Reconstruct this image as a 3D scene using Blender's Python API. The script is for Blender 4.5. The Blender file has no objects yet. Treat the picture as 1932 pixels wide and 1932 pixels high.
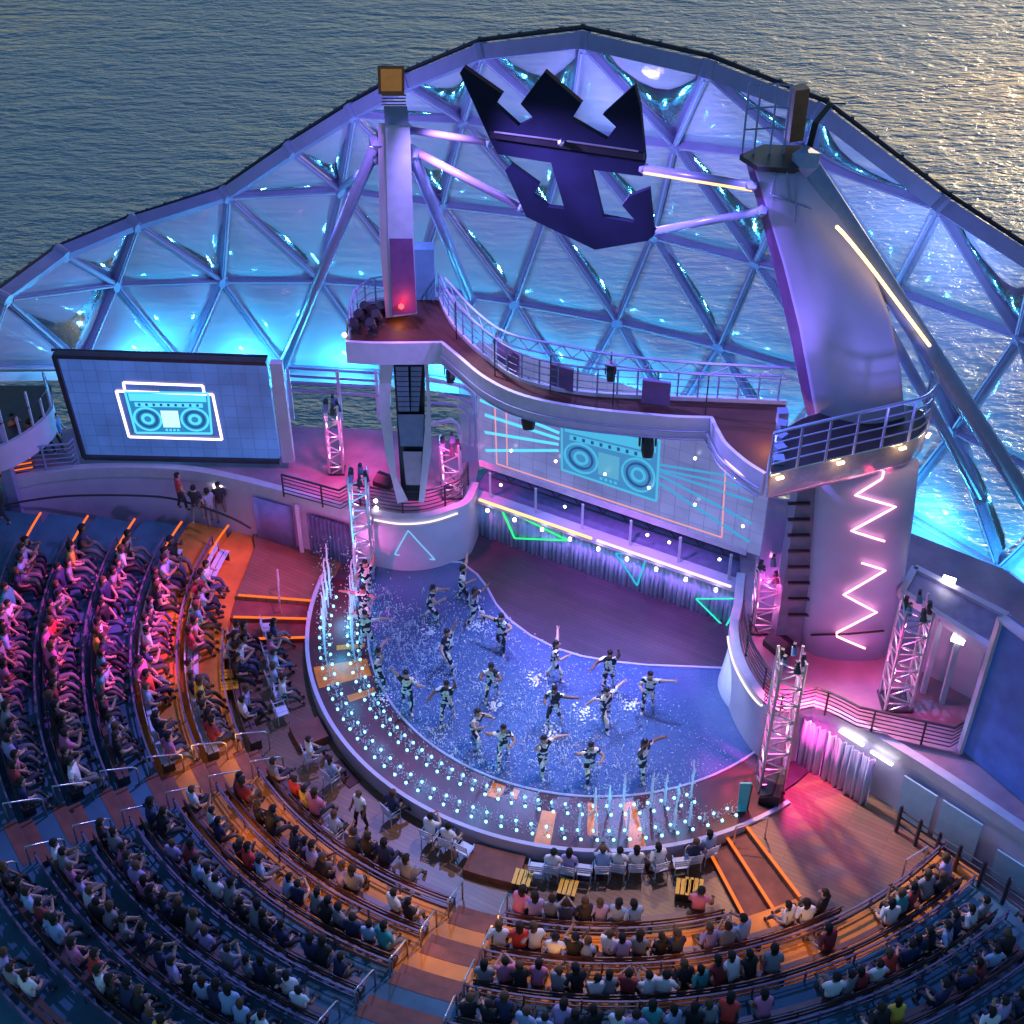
import bpy, bmesh, math, random
from math import sin, cos, pi, radians, atan2, hypot
from mathutils import Vector, Matrix
random.seed(7)
R = radians
S = bpy.context.scene
COL = S.collection
# ------------------------------------------------------------------ camera, world, sun, exposure
F = 2900.0; PT = math.atan(F/(4400-966.0)); H = 40.0          # focal length in 1932-wide units, pitch, height over the pool deck
cd = bpy.data.cameras.new('camera'); cam = bpy.data.objects.new('camera', cd); COL.objects.link(cam)
cam.location = (0, 0, H); cam.rotation_euler = (pi/2-PT, 0, 0)
cd.sensor_width = 36; cd.lens = 36*F/1932; cd.clip_start = .5; cd.clip_end = 20000
S.camera = cam
W = bpy.data.worlds.new('World'); S.world = W; W.use_nodes = True
nt = W.node_tree; nt.nodes.clear()
sky = nt.nodes.new('ShaderNodeTexSky'); sky.sky_type = 'NISHITA'; sky.sun_disc = False
SUN_EL, SUN_AZ = R(6), R(28)                                     # azimuth from +y towards +x
sky.sun_elevation = SUN_EL; sky.sun_rotation = SUN_AZ; sky.air_density = 1.0; sky.dust_density = 0.5; sky.ozone_density = 3.6
bg = nt.nodes.new('ShaderNodeBackground'); bg.inputs['Strength'].default_value = 0.125
wo = nt.nodes.new('ShaderNodeOutputWorld')
nt.links.new(sky.outputs[0], bg.inputs[0]); nt.links.new(bg.outputs[0], wo.inputs[0])
sl = bpy.data.lights.new('sun', 'SUN'); so = bpy.data.objects.new('sun', sl); COL.objects.link(so)
sl.energy = 0.45; sl.angle = R(3); sl.color = (1, .78, .5)
sd = Vector((sin(SUN_AZ)*cos(SUN_EL), cos(SUN_AZ)*cos(SUN_EL), sin(SUN_EL)))
so.rotation_euler = sd.to_track_quat('Z', 'Y').to_euler()
S.view_settings.view_transform = 'Standard'; S.view_settings.look = 'None'; S.view_settings.gamma = 1
S.view_settings.use_curve_mapping = False
S.view_settings.exposure = 0.9

# ------------------------------------------------------------------ pixel helpers (u,v in a 1932 px wide picture)
def ray(u, v):
    x = (u-966)/F; y = -(v-966)/F
    return Vector((x, cos(PT)+y*sin(PT), -sin(PT)+y*cos(PT)))
CAM = Vector((0, 0, H))
def P(u, v, z):
    d = ray(u, v); return CAM+d*((z-H)/d.z)
def Py(u, v, y):
    d = ray(u, v); return CAM+d*(y/d.y)
def Pw(u, v, a, b, off=0.0):
    """point on the vertical plane through ground points a, b, moved off metres to the camera side"""
    t = Vector((b[0]-a[0], b[1]-a[1], 0)).normalized(); n = Vector((t.y, -t.x, 0))
    if n.y > 0: n = -n
    d = ray(u, v); a3 = Vector((a[0], a[1], 0))+n*off
    return CAM+d*((a3-CAM).dot(n)/d.dot(n))
CX, CY = 2.9, 40.4
C0 = Vector((CX, CY, 0))
def pol(r, th, z=0):
    return Vector((CX+r*cos(R(th)), CY+r*sin(R(th)), z))

# ------------------------------------------------------------------ materials
def new_mat(name):
    m = bpy.data.materials.new(name); m.use_nodes = True
    b = m.node_tree.nodes.get('Principled BSDF')
    return m, m.node_tree, b
def mat(name, col, rough=.5, metal=0, emit=None, es=0, vary=.25, scale=3.0, bump=0, spec=.5, stretch=None):
    m, t, b = new_mat(name)
    b.inputs['Roughness'].default_value = rough; b.inputs['Metallic'].default_value = metal
    b.inputs['Specular IOR Level'].default_value = spec
    b.inputs['Base Color'].default_value = (*col, 1)
    if emit:
        b.inputs['Emission Color'].default_value = (*emit, 1); b.inputs['Emission Strength'].default_value = es
    if vary:
        tc = t.nodes.new('ShaderNodeTexCoord'); mp = t.nodes.new('ShaderNodeMapping'); n = t.nodes.new('ShaderNodeTexNoise')
        n.inputs['Scale'].default_value = scale; n.inputs['Detail'].default_value = 6
        if stretch: mp.inputs['Scale'].default_value = stretch
        t.links.new(tc.outputs['Object'], mp.inputs[0]); t.links.new(mp.outputs[0], n.inputs['Vector'])
        r = t.nodes.new('ShaderNodeMapRange'); r.inputs['From Min'].default_value = .3; r.inputs['From Max'].default_value = .7
        r.inputs['To Min'].default_value = 1-vary; r.inputs['To Max'].default_value = 1+vary
        t.links.new(n.outputs['Fac'], r.inputs['Value'])
        mx = t.nodes.new('ShaderNodeVectorMath'); mx.operation = 'SCALE'; mx.inputs[0].default_value = col
        t.links.new(r.outputs[0], mx.inputs['Scale']); t.links.new(mx.outputs[0], b.inputs['Base Color'])
        if bump:
            bp = t.nodes.new('ShaderNodeBump'); bp.inputs['Strength'].default_value = bump; bp.inputs['Distance'].default_value = .05
            t.links.new(n.outputs['Fac'], bp.inputs['Height']); t.links.new(bp.outputs[0], b.inputs['Normal'])
    return m
def emat(name, col, s):
    return mat(name, (0, 0, 0), .6, 0, col, s, vary=0)

M = {}
M['white'] = mat('painted_steel', (.42, .42, .52), .42, vary=.08)
M['beam'] = mat('dome_steel', (.24, .24, .42), .4, vary=.10, scale=1.5)
M['dark'] = mat('dark_steel', (.03, .03, .04), .4, vary=.2)
M['seal'] = mat('black_rubber_seal', (.02, .02, .04), .6, vary=.2)
M['wall'] = mat('wall_panel', (.46, .43, .58), .5, vary=.10, scale=.8)
M['deckwood'] = None
M['carpet_blue'] = mat('blue_deck_coating', (.035, .125, .20), .75, vary=.28, scale=.9)
M['orange'] = mat('amber_deck_coating', (.52, .20, .03), .6, vary=.3, scale=.9)
M['brown'] = mat('brown_steps', (.17, .06, .045), .7, vary=.3, scale=2)
M['riser'] = mat('riser', (.05, .03, .04), .7, vary=.3)
M['chrome'] = mat('brushed_metal', (.6, .6, .65), .28, .85, vary=.08)
M['black'] = mat('black_plastic', (.012, .012, .016), .4, vary=.2)
M['bridge'] = mat('bridge_deck_coating', (.055, .014, .012), .7, vary=.35, scale=1.2)
M['emblem'] = mat('emblem_metal', (.010, .014, .035), .8, .0, spec=.08, vary=.25, scale=.7)
M['tube'] = mat('steel_tube', (.22, .27, .46), .35, vary=.08)
M['speaker'] = mat('speaker_grille', (.13, .20, .36), .5, vary=.15)
M['copper'] = mat('brown_lamp_housing', (.22, .10, .05), .45, vary=.2)
M['concrete'] = mat('deck_plate', (.10, .10, .14), .8, vary=.3)
M['curtain'] = mat('curtain_cloth', (.42, .46, .64), .8, vary=.25, scale=2, stretch=(1, 1, .2))
M['yellow'] = mat('yellow_plastic', (.8, .45, .02), .45, vary=.1)
M['chair'] = mat('chair_white_metal', (.55, .6, .75), .4, vary=.1)
M['screenblue'] = None
M['e_white'] = emat('lamp_white', (1, .93, .9), 6)
M['e_warm'] = emat('led_warm', (1, .42, .13), 1.7)
M['e_pinkwhite'] = emat('led_pink_white', (1, .50, .52), 1.3)
M['e_gold'] = emat('led_gold', (1, .62, .16), 3)
M['e_neon'] = emat('neon_pink', (1, .36, .48), 3.0)
M['e_step'] = emat('step_light_orange', (1, .17, .012), .62)
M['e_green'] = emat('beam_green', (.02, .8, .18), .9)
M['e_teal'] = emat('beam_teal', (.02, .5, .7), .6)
M['e_cyan'] = emat('screen_cyan', (.08, .55, .85), .8)
M['e_cyan2'] = emat('screen_cyan_dim', (.05, .32, .62), .6)
M['e_cream'] = emat('screen_cream', (.9, 1, .75), .9)
M['e_outline'] = emat('screen_outline_pink', (1, .75, .9), 1.6)
M['e_outline2'] = emat('screen_outline_red', (.9, .35, .4), .55)
M['e_navy'] = emat('screen_navy', (.012, .07, .22), .6)
M['e_jet'] = emat('fountain_lamp', (.16, .68, 1), 3.2)
M['e_red'] = emat('red_lamp', (1, .02, .02), 6)

def wood(name, col, axis_scale=(1, 9, 1)):
    m, t, b = new_mat(name)
    tc = t.nodes.new('ShaderNodeTexCoord'); mp = t.nodes.new('ShaderNodeMapping')
    mp.inputs['Rotation'].default_value = (0, 0, R(30)); t.links.new(tc.outputs['Object'], mp.inputs[0])
    br = t.nodes.new('ShaderNodeTexBrick'); br.inputs['Scale'].default_value = 1.0
    br.inputs['Brick Width'].default_value = 2.6; br.inputs['Row Height'].default_value = .16; br.inputs['Mortar Size'].default_value = .008
    br.inputs['Color1'].default_value = (*[c*1.1 for c in col], 1); br.inputs['Color2'].default_value = (*[c*.88 for c in col], 1)
    br.inputs['Mortar'].default_value = (*[c*.45 for c in col], 1)
    t.links.new(mp.outputs[0], br.inputs['Vector'])
    n = t.nodes.new('ShaderNodeTexNoise'); n.inputs['Scale'].default_value = .6; n.inputs['Detail'].default_value = 5
    t.links.new(tc.outputs['Object'], n.inputs['Vector'])
    mx = t.nodes.new('ShaderNodeMixRGB'); mx.blend_type = 'MULTIPLY'; mx.inputs[0].default_value = .6
    t.links.new(br.outputs[0], mx.inputs[1]); t.links.new(n.outputs['Fac'], mx.inputs[2]); t.links.new(mx.outputs[0], b.inputs['Base Color'])
    b.inputs['Roughness'].default_value = .38
    return m
M['deckwood'] = wood('deck_planks', (.27, .16, .10))

def water_mat():
    m, t, b = new_mat('pool_water')
    b.inputs['Base Color'].default_value = (.07, .125, .27, 1); b.inputs['Roughness'].default_value = .12
    tc = t.nodes.new('ShaderNodeTexCoord')
    n = t.nodes.new('ShaderNodeTexNoise'); n.inputs['Scale'].default_value = 5.0; n.inputs['Detail'].default_value = 8; n.inputs['Distortion'].default_value = 2.5
    t.links.new(tc.outputs['Object'], n.inputs['Vector'])
    bp = t.nodes.new('ShaderNodeBump'); bp.inputs['Strength'].default_value = .5; bp.inputs['Distance'].default_value = .3
    t.links.new(n.outputs['Fac'], bp.inputs['Height']); t.links.new(bp.outputs[0], b.inputs['Normal'])
    return m
M['pool'] = water_mat()
def sea_mat():
    m, t, b = new_mat('sea_water')
    b.inputs['Base Color'].default_value = (.03, .085, .125, 1); b.inputs['Roughness'].default_value = .2
    b.inputs['IOR'].default_value = 3.8
    tc = t.nodes.new('ShaderNodeTexCoord'); prev = None
    for sc, st, dist in (((.11, .30, .3), .7, 1.2), ((.42, 1.1, 1), .95, .6), ((1.5, 3.2, 2), .8, .17)):
        mp = t.nodes.new('ShaderNodeMapping'); mp.inputs['Scale'].default_value = sc; mp.inputs['Rotation'].default_value = (0, 0, R(-6))
        n = t.nodes.new('ShaderNodeTexNoise'); n.inputs['Scale'].default_value = 1; n.inputs['Detail'].default_value = 4; n.inputs['Distortion'].default_value = .4
        t.links.new(tc.outputs['Object'], mp.inputs[0]); t.links.new(mp.outputs[0], n.inputs['Vector'])
        bp = t.nodes.new('ShaderNodeBump'); bp.inputs['Strength'].default_value = st; bp.inputs['Distance'].default_value = dist
        t.links.new(n.outputs['Fac'], bp.inputs['Height'])
        if prev: t.links.new(prev.outputs[0], bp.inputs['Normal'])
        prev = bp
    t.links.new(prev.outputs[0], b.inputs['Normal'])
    w = t.nodes.new('ShaderNodeTexNoise'); w.inputs['Scale'].default_value = .018; w.inputs['Detail'].default_value = 3; t.links.new(tc.outputs['Object'], w.inputs['Vector'])
    rr = t.nodes.new('ShaderNodeMapRange'); rr.inputs['From Min'].default_value = .35; rr.inputs['From Max'].default_value = .65; rr.inputs['To Min'].default_value = .12; rr.inputs['To Max'].default_value = .3
    t.links.new(w.outputs['Fac'], rr.inputs[0]); t.links.new(rr.outputs[0], b.inputs['Roughness'])
    return m
M['sea'] = sea_mat()
def pane_mat():
    m = bpy.data.materials.new('dome_membrane'); m.use_nodes = True; t = m.node_tree; t.nodes.clear()
    o = t.nodes.new('ShaderNodeOutputMaterial')
    tr = t.nodes.new('ShaderNodeBsdfTransparent'); tr.inputs[0].default_value = (.66, .80, .97, 1)
    df = t.nodes.new('ShaderNodeBsdfDiffuse'); df.inputs[0].default_value = (.62, .78, .9, 1)
    gl = t.nodes.new('ShaderNodeBsdfGlossy'); gl.inputs[0].default_value = (.7, .7, .7, 1); gl.inputs['Roughness'].default_value = .09
    m1 = t.nodes.new('ShaderNodeMixShader'); m1.inputs[0].default_value = .50
    t.links.new(tr.outputs[0], m1.inputs[1]); t.links.new(df.outputs[0], m1.inputs[2])
    fr = t.nodes.new('ShaderNodeFresnel'); fr.inputs['IOR'].default_value = 1.18
    mm = t.nodes.new('ShaderNodeMath'); mm.operation = 'ADD'; mm.inputs[1].default_value = .02
    t.links.new(fr.outputs[0], mm.inputs[0])
    m2 = t.nodes.new('ShaderNodeMixShader'); t.links.new(mm.outputs[0], m2.inputs[0])
    t.links.new(m1.outputs[0], m2.inputs[1]); t.links.new(gl.outputs[0], m2.inputs[2])
    tc = t.nodes.new('ShaderNodeTexCoord'); n = t.nodes.new('ShaderNodeTexNoise'); n.inputs['Scale'].default_value = 3.5; n.inputs['Detail'].default_value = 3
    t.links.new(tc.outputs['Object'], n.inputs['Vector'])
    bp = t.nodes.new('ShaderNodeBump'); bp.inputs['Strength'].default_value = .3; bp.inputs['Distance'].default_value = .04
    t.links.new(n.outputs['Fac'], bp.inputs['Height']); t.links.new(bp.outputs[0], gl.inputs['Normal']); 
    t.links.new(m2.outputs[0], o.inputs[0])
    return m
M['pane'] = pane_mat()
def jet_mat():
    m = bpy.data.materials.new('fountain_water'); m.use_nodes = True; t = m.node_tree; t.nodes.clear()
    o = t.nodes.new('ShaderNodeOutputMaterial'); tr = t.nodes.new('ShaderNodeBsdfTransparent')
    a = t.nodes.new('ShaderNodeBsdfDiffuse'); a.inputs[0].default_value = (.85, .92, .95, 1)
    b = t.nodes.new('ShaderNodeBsdfTranslucent'); b.inputs[0].default_value = (.85, .92, .95, 1)
    m0 = t.nodes.new('ShaderNodeMixShader'); m0.inputs[0].default_value = .5; t.links.new(a.outputs[0], m0.inputs[1]); t.links.new(b.outputs[0], m0.inputs[2])
    m1 = t.nodes.new('ShaderNodeMixShader'); m1.inputs[0].default_value = .8
    t.links.new(tr.outputs[0], m1.inputs[1]); t.links.new(m0.outputs[0], m1.inputs[2]); t.links.new(m1.outputs[0], o.inputs[0])
    return m
M['jet'] = jet_mat()
M['foam'] = mat('water_droplets', (.8, .88, .95), .3, vary=0)
def glass_mat(name, alpha, col):
    m = bpy.data.materials.new(name); m.use_nodes = True; t = m.node_tree; t.nodes.clear()
    o = t.nodes.new('ShaderNodeOutputMaterial'); tr = t.nodes.new('ShaderNodeBsdfTransparent')
    p = t.nodes.new('ShaderNodeBsdfPrincipled'); p.inputs['Base Color'].default_value = (*col, 1); p.inputs['Roughness'].default_value = .12
    mx = t.nodes.new('ShaderNodeMixShader'); mx.inputs[0].default_value = alpha
    t.links.new(tr.outputs[0], mx.inputs[1]); t.links.new(p.outputs[0], mx.inputs[2]); t.links.new(mx.outputs[0], o.inputs[0])
    return m
M['glass'] = glass_mat('tinted_glass', .3, (.3, .4, .6))
def led_mat(name, col, strength, scale):
    """an LED wall: its own emission with a module grid and slow picture noise"""
    m, t, b = new_mat(name); ln = t.links.new
    tc = t.nodes.new('ShaderNodeTexCoord'); n = t.nodes.new('ShaderNodeTexNoise'); n.inputs['Scale'].default_value = .45; n.inputs['Detail'].default_value = 3
    ln(tc.outputs['Object'], n.inputs['Vector'])
    mr = t.nodes.new('ShaderNodeMapRange'); mr.inputs['From Min'].default_value = .3; mr.inputs['From Max'].default_value = .7; mr.inputs['To Min'].default_value = .7; mr.inputs['To Max'].default_value = 1.25; ln(n.outputs['Fac'], mr.inputs[0])
    mp = t.nodes.new('ShaderNodeMapping'); mp.inputs['Rotation'].default_value = (pi/2, 0, 0); ln(tc.outputs['Object'], mp.inputs[0])
    g = t.nodes.new('ShaderNodeTexBrick'); g.offset = 0; g.inputs['Scale'].default_value = 1; g.inputs['Brick Width'].default_value = .5; g.inputs['Row Height'].default_value = .5; g.inputs['Mortar Size'].default_value = .012
    g.inputs['Color1'].default_value = (1, 1, 1, 1); g.inputs['Color2'].default_value = (.88, .88, .88, 1); g.inputs['Mortar'].default_value = (.6, .6, .6, 1); ln(mp.outputs[0], g.inputs['Vector'])
    ml = t.nodes.new('ShaderNodeMath'); ml.operation = 'MULTIPLY'; ln(mr.outputs[0], ml.inputs[0]); ln(g.outputs['Color'], ml.inputs[1])
    m2 = t.nodes.new('ShaderNodeMath'); m2.operation = 'MULTIPLY'; m2.inputs[1].default_value = strength; ln(ml.outputs[0], m2.inputs[0]); ln(m2.outputs[0], b.inputs['Emission Strength'])
    b.inputs['Emission Color'].default_value = (*col, 1); b.inputs['Base Color'].default_value = (.02, .02, .03, 1); b.inputs['Roughness'].default_value = .35
    return m
M['ledleft'] = led_mat('led_wall_blue', (.05, .13, .48), .50, 1)
M['ledmain'] = led_mat('led_wall_violet', (.19, .22, .56), .50, 1)

# ------------------------------------------------------------------ mesh building
class MB:
    def __init__(s): s.v = []; s.f = []; s.m = []
    def add(s, vs, fs, mi=0):
        o = len(s.v); s.v += [Vector(p) for p in vs]; s.f += [tuple(o+i for i in f) for f in fs]; s.m += [mi]*len(fs); return s
    def box(s, c, d, rz=0, mi=0):
        c = Vector(c); q = Matrix.Rotation(rz, 3, 'Z'); x, y, z = d[0]/2, d[1]/2, d[2]/2
        vs = [c+q@Vector(p) for p in ((-x, -y, -z), (x, -y, -z), (x, y, -z), (-x, y, -z), (-x, -y, z), (x, -y, z), (x, y, z), (-x, y, z))]
        return s.add(vs, BOXF, mi)
    def bar(s, a, b, w, h=None, up=(0, 0, 1), mi=0):
        a, b = Vector(a), Vector(b); h = h or w; d = (b-a).normalized(); up = Vector(up)
        if abs(d.dot(up.normalized())) > .98: up = Vector((0, 1, 0))
        x = d.cross(up).normalized()*(w/2); y = x.cross(d).normalized()*(h/2)
        vs = [a-x-y, a+x-y, a+x+y, a-x+y, b-x-y, b+x-y, b+x+y, b-x+y]
        return s.add(vs, [(3, 2, 1, 0), (4, 5, 6, 7), (0, 1, 5, 4), (1, 2, 6, 5), (2, 3, 7, 6), (3, 0, 4, 7)], mi)
    def tube(s, pts, r, n=8, mi=0, closed=False, caps=True):
        pts = [Vector(p) for p in pts]; rs = r if isinstance(r, (list, tuple)) else [r]*len(pts); o = len(s.v); N = len(pts); ref = None
        for i, p in enumerate(pts):
            if closed: d = pts[(i+1) % N]-pts[i-1]
            else: d = pts[min(i+1, N-1)]-pts[max(i-1, 0)]
            d.normalize()
            if ref is None or abs(ref.dot(d)) > .98: ref = Vector((0, 0, 1)) if abs(d.z) < .9 else Vector((1, 0, 0))
            x = (ref-d*ref.dot(d)).normalized(); y = d.cross(x); ref = x
            for k in range(n): a = 2*pi*k/n; s.v.append(p+(x*cos(a)+y*sin(a))*rs[i])
        for i in range(N if closed else N-1):
            j = (i+1) % N
            for k in range(n):
                l = (k+1) % n; s.f.append((o+i*n+k, o+i*n+l, o+j*n+l, o+j*n+k)); s.m.append(mi)
        if caps and not closed:
            s.f.append(tuple(o+k for k in range(n))[::-1]); s.m.append(mi)
            s.f.append(tuple(o+(N-1)*n+k for k in range(n))); s.m.append(mi)
        return s
    def prism(s, poly, z0, z1, mi=0):
        n = len(poly)
        area = sum(poly[i][0]*poly[(i+1) % n][1]-poly[(i+1) % n][0]*poly[i][1] for i in range(n))
        if area < 0: poly = poly[::-1]
        vs = [(p[0], p[1], z0) for p in poly]+[(p[0], p[1], z1) for p in poly]
        fs = [tuple(range(n))[::-1], tuple(range(n, 2*n))]+[(i, (i+1) % n, n+(i+1) % n, n+i) for i in range(n)]
        return s.add(vs, fs, mi)
    def strip(s, path, z0, z1, th, mi=0):
        """vertical wall along a ground path; z0/z1 numbers or lists"""
        N = len(path); o = len(s.v)
        for i, p in enumerate(path):
            a = Vector(path[max(i-1, 0)][:2]); b = Vector(path[min(i+1, N-1)][:2]); d = (b-a).normalized(); n = Vector((d.y, -d.x))*(th/2)
            za = z0[i] if isinstance(z0, (list, tuple)) else z0; zb = z1[i] if isinstance(z1, (list, tuple)) else z1
            for sg, z in ((1, za), (1, zb), (-1, zb), (-1, za)): s.v.append(Vector((p[0]+n.x*sg, p[1]+n.y*sg, z)))
        for i in range(N-1):
            for k in range(4):
                l = (k+1) % 4; s.f.append((o+i*4+k, o+i*4+l, o+i*4+4+l, o+i*4+4+k)); s.m.append(mi)
        for q in ((0, 1, 2, 3), tuple((N-1)*4+k for k in (3, 2, 1, 0))): s.f.append(tuple(o+k for k in q)); s.m.append(mi)
        return s
    def sector(s, r0, r1, t0, t1, z0, z1, n=24, mi=0):
        """annular slab about C0; r0,r1,t0,t1 may be functions"""
        o = len(s.v)
        for i in range(n+1):
            t = t0+(t1-t0)*i/n
            for r, z in ((r0, z0), (r1, z0), (r1, z1), (r0, z1)): s.v.append(pol(r, t, z))
        for i in range(n):
            for k in range(4):
                l = (k+1) % 4; s.f.append((o+i*4+k, o+i*4+4+k, o+i*4+4+l, o+i*4+l)); s.m.append(mi)
        for q in ((3, 2, 1, 0), tuple(n*4+k for k in range(4))): s.f.append(tuple(o+k for k in q)); s.m.append(mi)
        return s
    def plate(s, pts, off, mi=0):
        """flat polygon given a thickness vector"""
        n = len(pts); off = Vector(off); pts = [Vector(p) for p in pts]
        vs = pts+[p+off for p in pts]
        return s.add(vs, [tuple(range(n)), tuple(range(n, 2*n))[::-1]]+[(i, n+i, n+(i+1) % n, (i+1) % n) for i in range(n)], mi)
    def ico(s, c, r, mi=0):
        c = Vector(c); g = (1+5**.5)/2; k = r/1.902
        vs = [c+Vector(p)*k for p in ((-1, g, 0), (1, g, 0), (-1, -g, 0), (1, -g, 0), (0, -1, g), (0, 1, g), (0, -1, -g), (0, 1, -g), (g, 0, -1), (g, 0, 1), (-g, 0, -1), (-g, 0, 1))]
        return s.add(vs, ICO, mi)
    def octa(s, c, r, st=1, mi=0):
        c = Vector(c)
        return s.add([c+Vector(p) for p in ((r, 0, 0), (0, r, 0), (-r, 0, 0), (0, -r, 0), (0, 0, r*st), (0, 0, -r*st))],
                     [(0, 1, 4), (1, 2, 4), (2, 3, 4), (3, 0, 4), (1, 0, 5), (2, 1, 5), (3, 2, 5), (0, 3, 5)], mi)
    def mesh(s, name, mats, o, smooth=False):
        me = bpy.data.meshes.new(name); me.from_pydata([tuple(p-o) for p in s.v], [], s.f)
        for m in (mats if isinstance(mats, (list, tuple)) else [mats]): me.materials.append(m)
        if any(s.m): me.polygons.foreach_set('material_index', s.m)
        if smooth:
            me.shade_smooth()
        me.validate(); me.update(); return me
    def build(s, name, mats, parent=None, smooth=False, local=False, **kw):
        if not s.v: return None
        if local: o = Vector((0, 0, 0))
        else:
            xs = [p.x for p in s.v]; ys = [p.y for p in s.v]; o = Vector(((min(xs)+max(xs))/2, (min(ys)+max(ys))/2, min(p.z for p in s.v)))
        ob = bpy.data.objects.new(name, s.mesh(name, mats, o, smooth)); COL.objects.link(ob)
        ob['wl'] = tuple(o)
        if parent: ob.parent = parent; ob.location = o-Vector(parent['wl'])
        else: ob.location = o
        tag(ob, **kw); return ob
BOXF = [(3, 2, 1, 0), (4, 5, 6, 7), (0, 1, 5, 4), (1, 2, 6, 5), (2, 3, 7, 6), (3, 0, 4, 7)]
ICO = [(0, 11, 5), (0, 5, 1), (0, 1, 7), (0, 7, 10), (0, 10, 11), (1, 5, 9), (5, 11, 4), (11, 10, 2), (10, 7, 6), (7, 1, 8), (3, 9, 4), (3, 4, 2), (3, 2, 6), (3, 6, 8), (3, 8, 9), (4, 9, 5), (2, 4, 11), (6, 2, 10), (8, 6, 7), (9, 8, 1)]
def tag(o, label=None, cat=None, group=None, kind=None):
    if label: o['label'] = label
    if cat: o['category'] = cat
    if group: o['group'] = group
    if kind: o['kind'] = kind
    return o
def thing(name, loc, label, cat, group=None, kind=None):
    o = bpy.data.objects.new(name, None); COL.objects.link(o); o.location = loc; o['wl'] = tuple(loc); o.empty_display_size = .3
    return tag(o, label, cat, group, kind)
def inst(src, name, loc, rz=0, parent=None, rot=None, scale=None):
    """an object sharing mesh data"""
    o = bpy.data.objects.new(name, src.data if hasattr(src, 'data') else src); COL.objects.link(o)
    if parent: o.parent = parent; o.location = Vector(loc)-Vector(parent['wl'])
    else: o.location = loc
    o.rotation_euler = rot if rot else (0, 0, rz)
    if scale: o.scale = scale
    o['wl'] = tuple(loc)
    return o
def copy_tree(o, parent=None):
    c = o.copy(); COL.objects.link(c)
    if parent: c.parent = parent
    for ch in o.children: copy_tree(ch, c)
    return c
NTH = 'first second third fourth fifth sixth seventh eighth ninth tenth eleventh twelfth thirteenth fourteenth fifteenth sixteenth seventeenth eighteenth nineteenth twentieth'.split()
def nth(i):
    if i <= 20: return NTH[i-1]
    tens = {2: 'twenty', 3: 'thirty', 4: 'forty', 5: 'fifty', 6: 'sixty', 7: 'seventy'}
    t, r = divmod(i, 10)
    return tens[t]+'-'+NTH[r-1] if r else {3: 'thirtieth', 4: 'fortieth', 5: 'fiftieth', 6: 'sixtieth', 2: 'twentieth', 7: 'seventieth'}[t]
def lamp(name, kind, loc, energy, col, size=.3, aim=None, spot=60, blend=.5):
    l = bpy.data.lights.new(name, kind); o = bpy.data.objects.new(name, l); COL.objects.link(o); o.location = loc; l.energy = energy; l.color = col
    if kind == 'SPOT': l.spot_size = R(spot); l.spot_blend = blend; l.shadow_soft_size = size
    elif kind == 'AREA': l.size = size
    else: l.shadow_soft_size = size
    if aim is not None: o.rotation_euler = (Vector(loc)-Vector(aim)).to_track_quat('Z', 'Y').to_euler()
    return o
unit_bar = MB().box((0, 0, .5), (1, 1, 1)).mesh('bar', M['white'], Vector((0, 0, 0)))
def rodmesh(r, L, m, n=6, name='rod'):
    return MB().tube([(0, 0, 0), (0, 0, L)], r, n).mesh(name, m, Vector((0, 0, 0)))
def rod(name, a, b, mesh, L, parent):
    """place a shared rod mesh of length L from a to b"""
    a, b = Vector(a), Vector(b); d = b-a
    return inst(mesh, name, a, parent=parent, rot=d.to_track_quat('Z', 'Y').to_euler(), scale=(1, 1, d.length/L))

# ------------------------------------------------------------------ the sea
ZS = -38.0
MB().add([(-6000, -200, ZS), (6000, -200, ZS), (6000, 12000, ZS), (-6000, 12000, ZS)], [(0, 1, 2, 3)]).build('sea', M['sea'], kind='structure')

# ------------------------------------------------------------------ ground of the theatre
RK = [13.3+1.52*k for k in range(0, 9)]
LV = .45
def left_th(r):
    yw = 45.6-max(0, r-15)*.22
    return 180-math.degrees(math.asin(min(.99, (yw-CY)/r)))
def right_th(r):
    return 320.5-(r-11.7)*1.35
ZD = .6
# ship's structure under everything
MB().prism([(-34, 14), (30, 14), (24, 36), (15, 42), (9, 45), (1, 49), (-10, 50), (-24, 49.5), (-34, 44)], -6.0, -.35).build('deck', M['concrete'], kind='structure')
# front floor (level 0) between the two flights of steps, stage deck (level .6) elsewhere
ST_L = (174.0, 178.2, 182.4); ST_R = (296.0, 292.2, 288.4)
MB().sector(10.0, RK[0], ST_L[2], ST_R[2], -.3, 0, 48).build('front_floor', M['deckwood'], kind='structure')
deckpoly = [pol(13.3, t) for t in range(302, 320, 3)]
b = MB()
M['stagewood'] = wood('stage_planks', (.10, .065, .10))
b.prism([pol(9.9, t) for t in range(0, 360, 6)], -.3, ZD)
b.build('stage_deck', M['stagewood'], kind='structure')
pl = P(690, 1003, ZD); 
MB().prism([pol(9.95, 174), pol(13.3, 174), pol(13.3, 168), pol(13.5, 162), Vector((-10.2, 45.6)), Vector((-5.6, 46.9)), ]+[pol(9.95, t) for t in (144, 152, 160, 168)], -.3, ZD-.008).build('stage_deck', M['deckwood'], kind='structure')
MB().prism([pol(9.95, 296), pol(14.75, 296), pol(14.78, 301), pol(14.8, 307), pol(14.8, 313), pol(14.6, 317), Vector((12.0, 32.7)), Vector((10.9, 34.0))]+[pol(9.95, t) for t in (318, 310, 303)], -.3, ZD-.004).build('stage_deck', M['deckwood'], kind='structure')
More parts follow.
